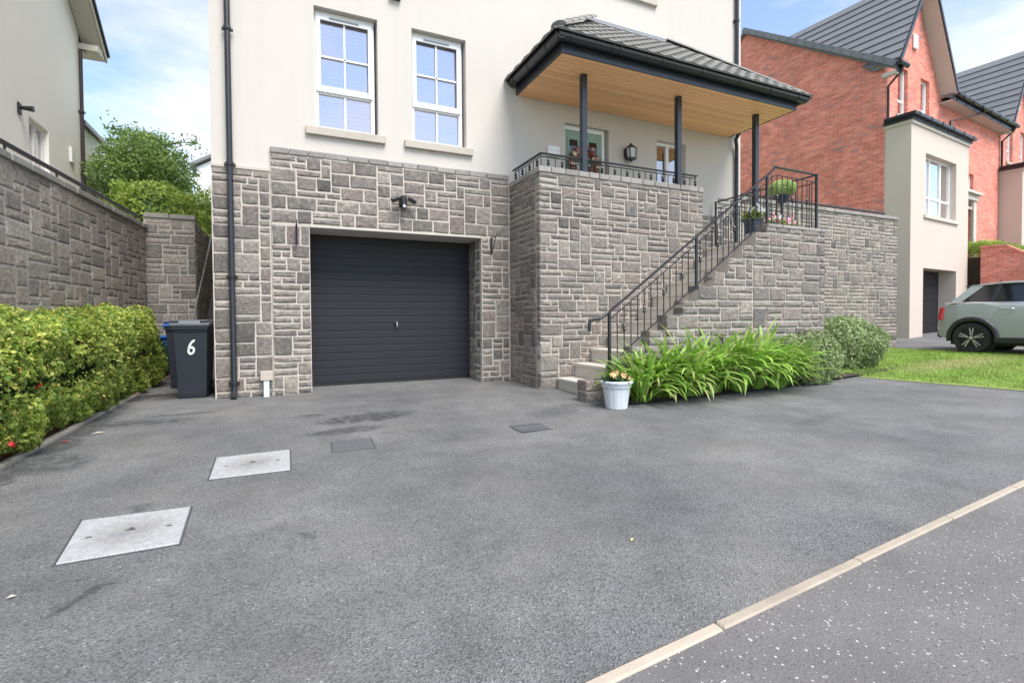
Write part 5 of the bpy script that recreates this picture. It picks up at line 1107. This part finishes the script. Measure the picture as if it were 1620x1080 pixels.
# ================================================================== PARKED CAR
def car():
    th = R(-84); cx_, cy_ = 13.76, 5.52; z = g(cx_, cy_)+.0
    # car faces along its local +x; the visible side is its right side (local -y)
    t = thing('parked_car', 'sage grey compact hatchback parked on the neighbouring drive', 'car', (cx_, cy_, z), th, local=True)
    off = .78
    def lerp(tab, x):
        for (a, b), (c, d) in zip(tab, tab[1:]):
            if x <= c: return b+(d-b)*max(0, (x-a))/(c-a)
        return tab[-1][1]
    TOP = [(-.66, .58), (-.645, .72), (-.60, .90), (-.52, 1.01), (-.40, 1.045), (0, 1.05), (.8, 1.03), (1.9, 1.0), (2.15, .99), (2.7, .93), (3.05, .84), (3.22, .72), (3.32, .52), (3.34, .40)]
    BOT = [(-.66, .50), (-.62, .36), (-.5, .30), (.5, .26), (2.1, .24), (3.1, .22), (3.3, .28), (3.34, .36)]
    HWD = [(-.66, .56), (-.62, .66), (-.5, .76), (-.25, .83), (.2, .862), (2.3, .862), (2.8, .83), (3.1, .74), (3.27, .60), (3.34, .48)]
    xs = sorted(set([round(-.66+4.0*i/90, 4) for i in range(91)]))
    NZ = 12; V = []; 
    def arch(x):
        b = lerp(BOT, x)
        for wx in (0, 2.567):
            dd_ = .365**2-(x-wx)**2
            if dd_ > 0: b = max(b, .31+math.sqrt(dd_))
        return b
    for x in xs:
        zt, zb, hw = lerp(TOP, x), arch(x), lerp(HWD, x); zb = min(zb, zt-.02)
        for i in range(NZ+1):
            zz = zb+(zt-zb)*i/NZ; f = (zz-.25)/.8; sh = 1-.10*max(0, f-.55)**1.6*2.2-.05*max(0, .3-f); 
            if i == NZ: sh -= .045
            V.append((x, hw*sh, zz))
    n = NZ+1; ns = len(xs); mb = MB(); mb.add(V+[(a, -b, c) for a, b, c in V], []); o = ns*n
    Fs = []
    for j in range(ns-1):
        for i in range(NZ): q = (j*n+i, (j+1)*n+i, (j+1)*n+i+1, j*n+i+1); Fs += [q, tuple(k+o for k in q[::-1])]
        Fs.append((j*n+NZ, (j+1)*n+NZ, o+(j+1)*n+NZ, o+j*n+NZ)); Fs.append((j*n, o+j*n, o+(j+1)*n, (j+1)*n))
    Fs.append(tuple(range(n))+tuple(o+i for i in range(NZ, -1, -1))); Fs.append(tuple((ns-1)*n+i for i in range(n))+tuple(o+(ns-1)*n+i for i in range(NZ, -1, -1)))
    mb.f = Fs; b = mb.build('body', 'car', t, smooth=True)
    # greenhouse
    def gh(x0b, x1b, x0t, x1t, zb, zt, hb, ht, name, mat, par):
        V = [(x0b, -hb, zb), (x1b, -hb, zb), (x1b, hb, zb), (x0b, hb, zb), (x0t, -ht, zt), (x1t, -ht, zt), (x1t, ht, zt), (x0t, ht, zt)]
        return MB().add(V, [(0, 3, 2, 1), (4, 5, 6, 7), (0, 1, 5, 4), (1, 2, 6, 5), (2, 3, 7, 6), (3, 0, 4, 7)]).build(name, mat, par, .03, seg=2)
    gl = gh(-.34, 2.12, -.0, 1.42, 1.03, 1.40, .765, .62, 'glasshouse', 'carglass', t)
    RS = [(-.09, 1.405), (.05, 1.425), (.4, 1.455), (.9, 1.455), (1.3, 1.43), (1.48, 1.39)]; V = []
    for (x, zz) in RS:
        for k in range(9): f = k/4-1; V.append((x, f*.645, zz+.012-.035*abs(f)**2.5))
    m = MB(); m.add(V, [(i*9+k, i*9+k+1, (i+1)*9+k+1, (i+1)*9+k) for i in range(5) for k in range(8)]); rf_ = m.build('roof', 'car', t, smooth=True); s = rf_.modifiers.new('s', 'SOLIDIFY'); s.thickness = .03; s.offset = -1
    box('spoiler', 'blackp', rf_, -.2, .05, -.56, .56, 1.375, 1.398, .01); m = MB().lathe([(.02, 0), (.012, .05), (.004, .07)], (.2, 0, 1.445), 8); m.build('antenna', 'black', rf_)
    for sy in (-1, 1):
        def quad(p, name, mat, off_=.012):
            V = []
            for (x, zz) in p: f = (zz-1.03)/.37; V.append((x, sy*(.765-.145*f+off_), zz))
            k = len(V); V2 = [(a, b_-sy*.03, c) for a, b_, c in V]; return MB().add(V+V2, [tuple(range(k)), tuple(range(2*k-1, k-1, -1))]+[(i, (i+1) % k, k+(i+1) % k, k+i) for i in range(k)]).build(name, mat, t)
        quad([(-.39, 1.03), (-.22, 1.03), (.15, 1.40), (-.06, 1.40)], 'rear_pillar', 'car'); quad([(.25, 1.03), (.32, 1.03), (.41, 1.40), (.34, 1.40)], 'pillar', 'blackp', .008); quad([(.95, 1.03), (1.05, 1.03), (1.03, 1.40), (.95, 1.40)], 'pillar', 'blackp', .008); quad([(1.98, 1.03), (2.1, 1.03), (1.46, 1.40), (1.36, 1.40)], 'pillar', 'blackp', .008)
        quad([(-.47, 1.03), (2.12, .99), (2.12, 1.012), (-.47, 1.055)], 'belt_trim', 'chrome', .022)
        # arch cladding
        for wx in (0, 2.567):
            V = []; N_ = 18
            for i in range(N_+1):
                a = math.pi*(-.06+1.12*i/N_)
                for r in (.352, .43): V += [(wx+r*math.cos(a), sy*(lerp(HWD, min(3.3, max(-.6, wx+r*math.cos(a))))+.006-.012*(r > .4)), .31+r*math.sin(a))]
            m = MB().add(V, [(2*i, 2*i+1, 2*i+3, 2*i+2) for i in range(N_)]); c_ = m.build('arch_cladding', 'blackp', t, smooth=True); sd_ = c_.modifiers.new('s', 'SOLIDIFY'); sd_.thickness = .035; sd_.offset = 0
        box('sill_cladding', 'blackp', t, .36, 2.2, sy*.855-.03, sy*.855+.03, .22, .33, .012)
        y0 = sy*.775
        for wx in (0, 2.567):
            m = MB().lathe([(.20, -.09), (.29, -.095), (.31, -.07), (.312, 0), (.31, .07), (.29, .095), (.22, .09), (.20, .0)], n=36, cap=False); m.v = [(wx+a, y0+c, .31+b_) for a, b_, c in m.v]; ty = m.build('wheel', 'tyre', t, smooth=True)
            m = MB().lathe([(.0, .04), (.21, .05), (.222, .08), (.222, .092), (.205, .092), (.20, .06)], n=36, cap=False); m.v = [(wx+a, y0+sy*c, .31+b_) for a, b_, c in m.v]; m.build('rim', 'rim', ty, smooth=True)
            m = MB()
            for k in range(5):
                for da in (-.14, .14):
                    a = 2*math.pi*k/5+da+.3; d = Vector((math.cos(a), math.sin(a))); e = Vector((-d.y, d.x))*.011
                    for (r0, r1) in ((.05, .205),):
                        q = [d*r0+e, d*r1+e, d*r1-e, d*r0-e]; m.add([(wx+v.x, y0+sy*.100, .31+v.y) for v in q]+[(wx+v.x, y0+sy*.06, .31+v.y) for v in q], [(0, 1, 2, 3), (0, 4, 5, 1), (1, 5, 6, 2), (2, 6, 7, 3), (3, 7, 4, 0)])
            m.build('spoke', 'rimlight', ty); m = MB().lathe([(.0, .112), (.035, .108), (.042, .06)], n=14, cap=False); m.v = [(wx+a, y0+sy*c, .31+b_) for a, b_, c in m.v]; m.build('hub_cap', 'rimlight', ty)
            m = MB().lathe([(.36, -.12), (.36, .0), (.0, .0)], n=20, cap=False); m.v = [(wx+a, sy*(.70)+c*sy, .31+b_) for a, b_, c in m.v]; m.build('wheel_well', 'dark', t)
        MB().tube([(.42, sy*.84, .895), (.44, sy*.885, .90), (.62, sy*.885, .90), (.64, sy*.84, .895)], .014, 8).build('door_handle', 'chrome', t)
        m = MB(); m.M = Matrix.Translation((-.545, sy*.70, .82)) @ Matrix.Rotation(sy*R(-38), 4, 'Z') @ Matrix.Rotation(R(9), 4, 'Y'); m.box(-.035, .035, -.075, .075, -.14, .13); m.M = None; m.build('tail_light', 'tail', t, .025, seg=3)
        m = MB(); m.M = Matrix.Translation((3.08, sy*.62, .70)); m.lathe([(.0, .03), (.09, .02), (.1, -.04)], n=16, cap=False); m.M = None; m.build('headlight', 'lampglass', t)
        m = MB().box(1.72, 1.9, sy*.93-.09, sy*.93+.09, 1.0, 1.13); m.build('mirror', 'car', t, .03, seg=2)
        for dx in (.98, 1.95): MB().tube([(dx+.25*(dx < .5), sy*(.866), .36 if dx > .5 else .70), (dx+.02, sy*.868, .7 if dx > .5 else .85), (dx, sy*.842, 1.01)], .004, 4).build('panel_gap', 'dark', t)
    box('rear_bumper', 'blackp', t, -.655, -.45, -.64, .64, .30, .44, .04, seg=2); box('number_plate', 'white', t, -.672, -.66, -.25, .25, .60, .71, .004)
    box('underbody', 'dark', t, -.4, 3.1, -.66, .66, .16, .34)
car()
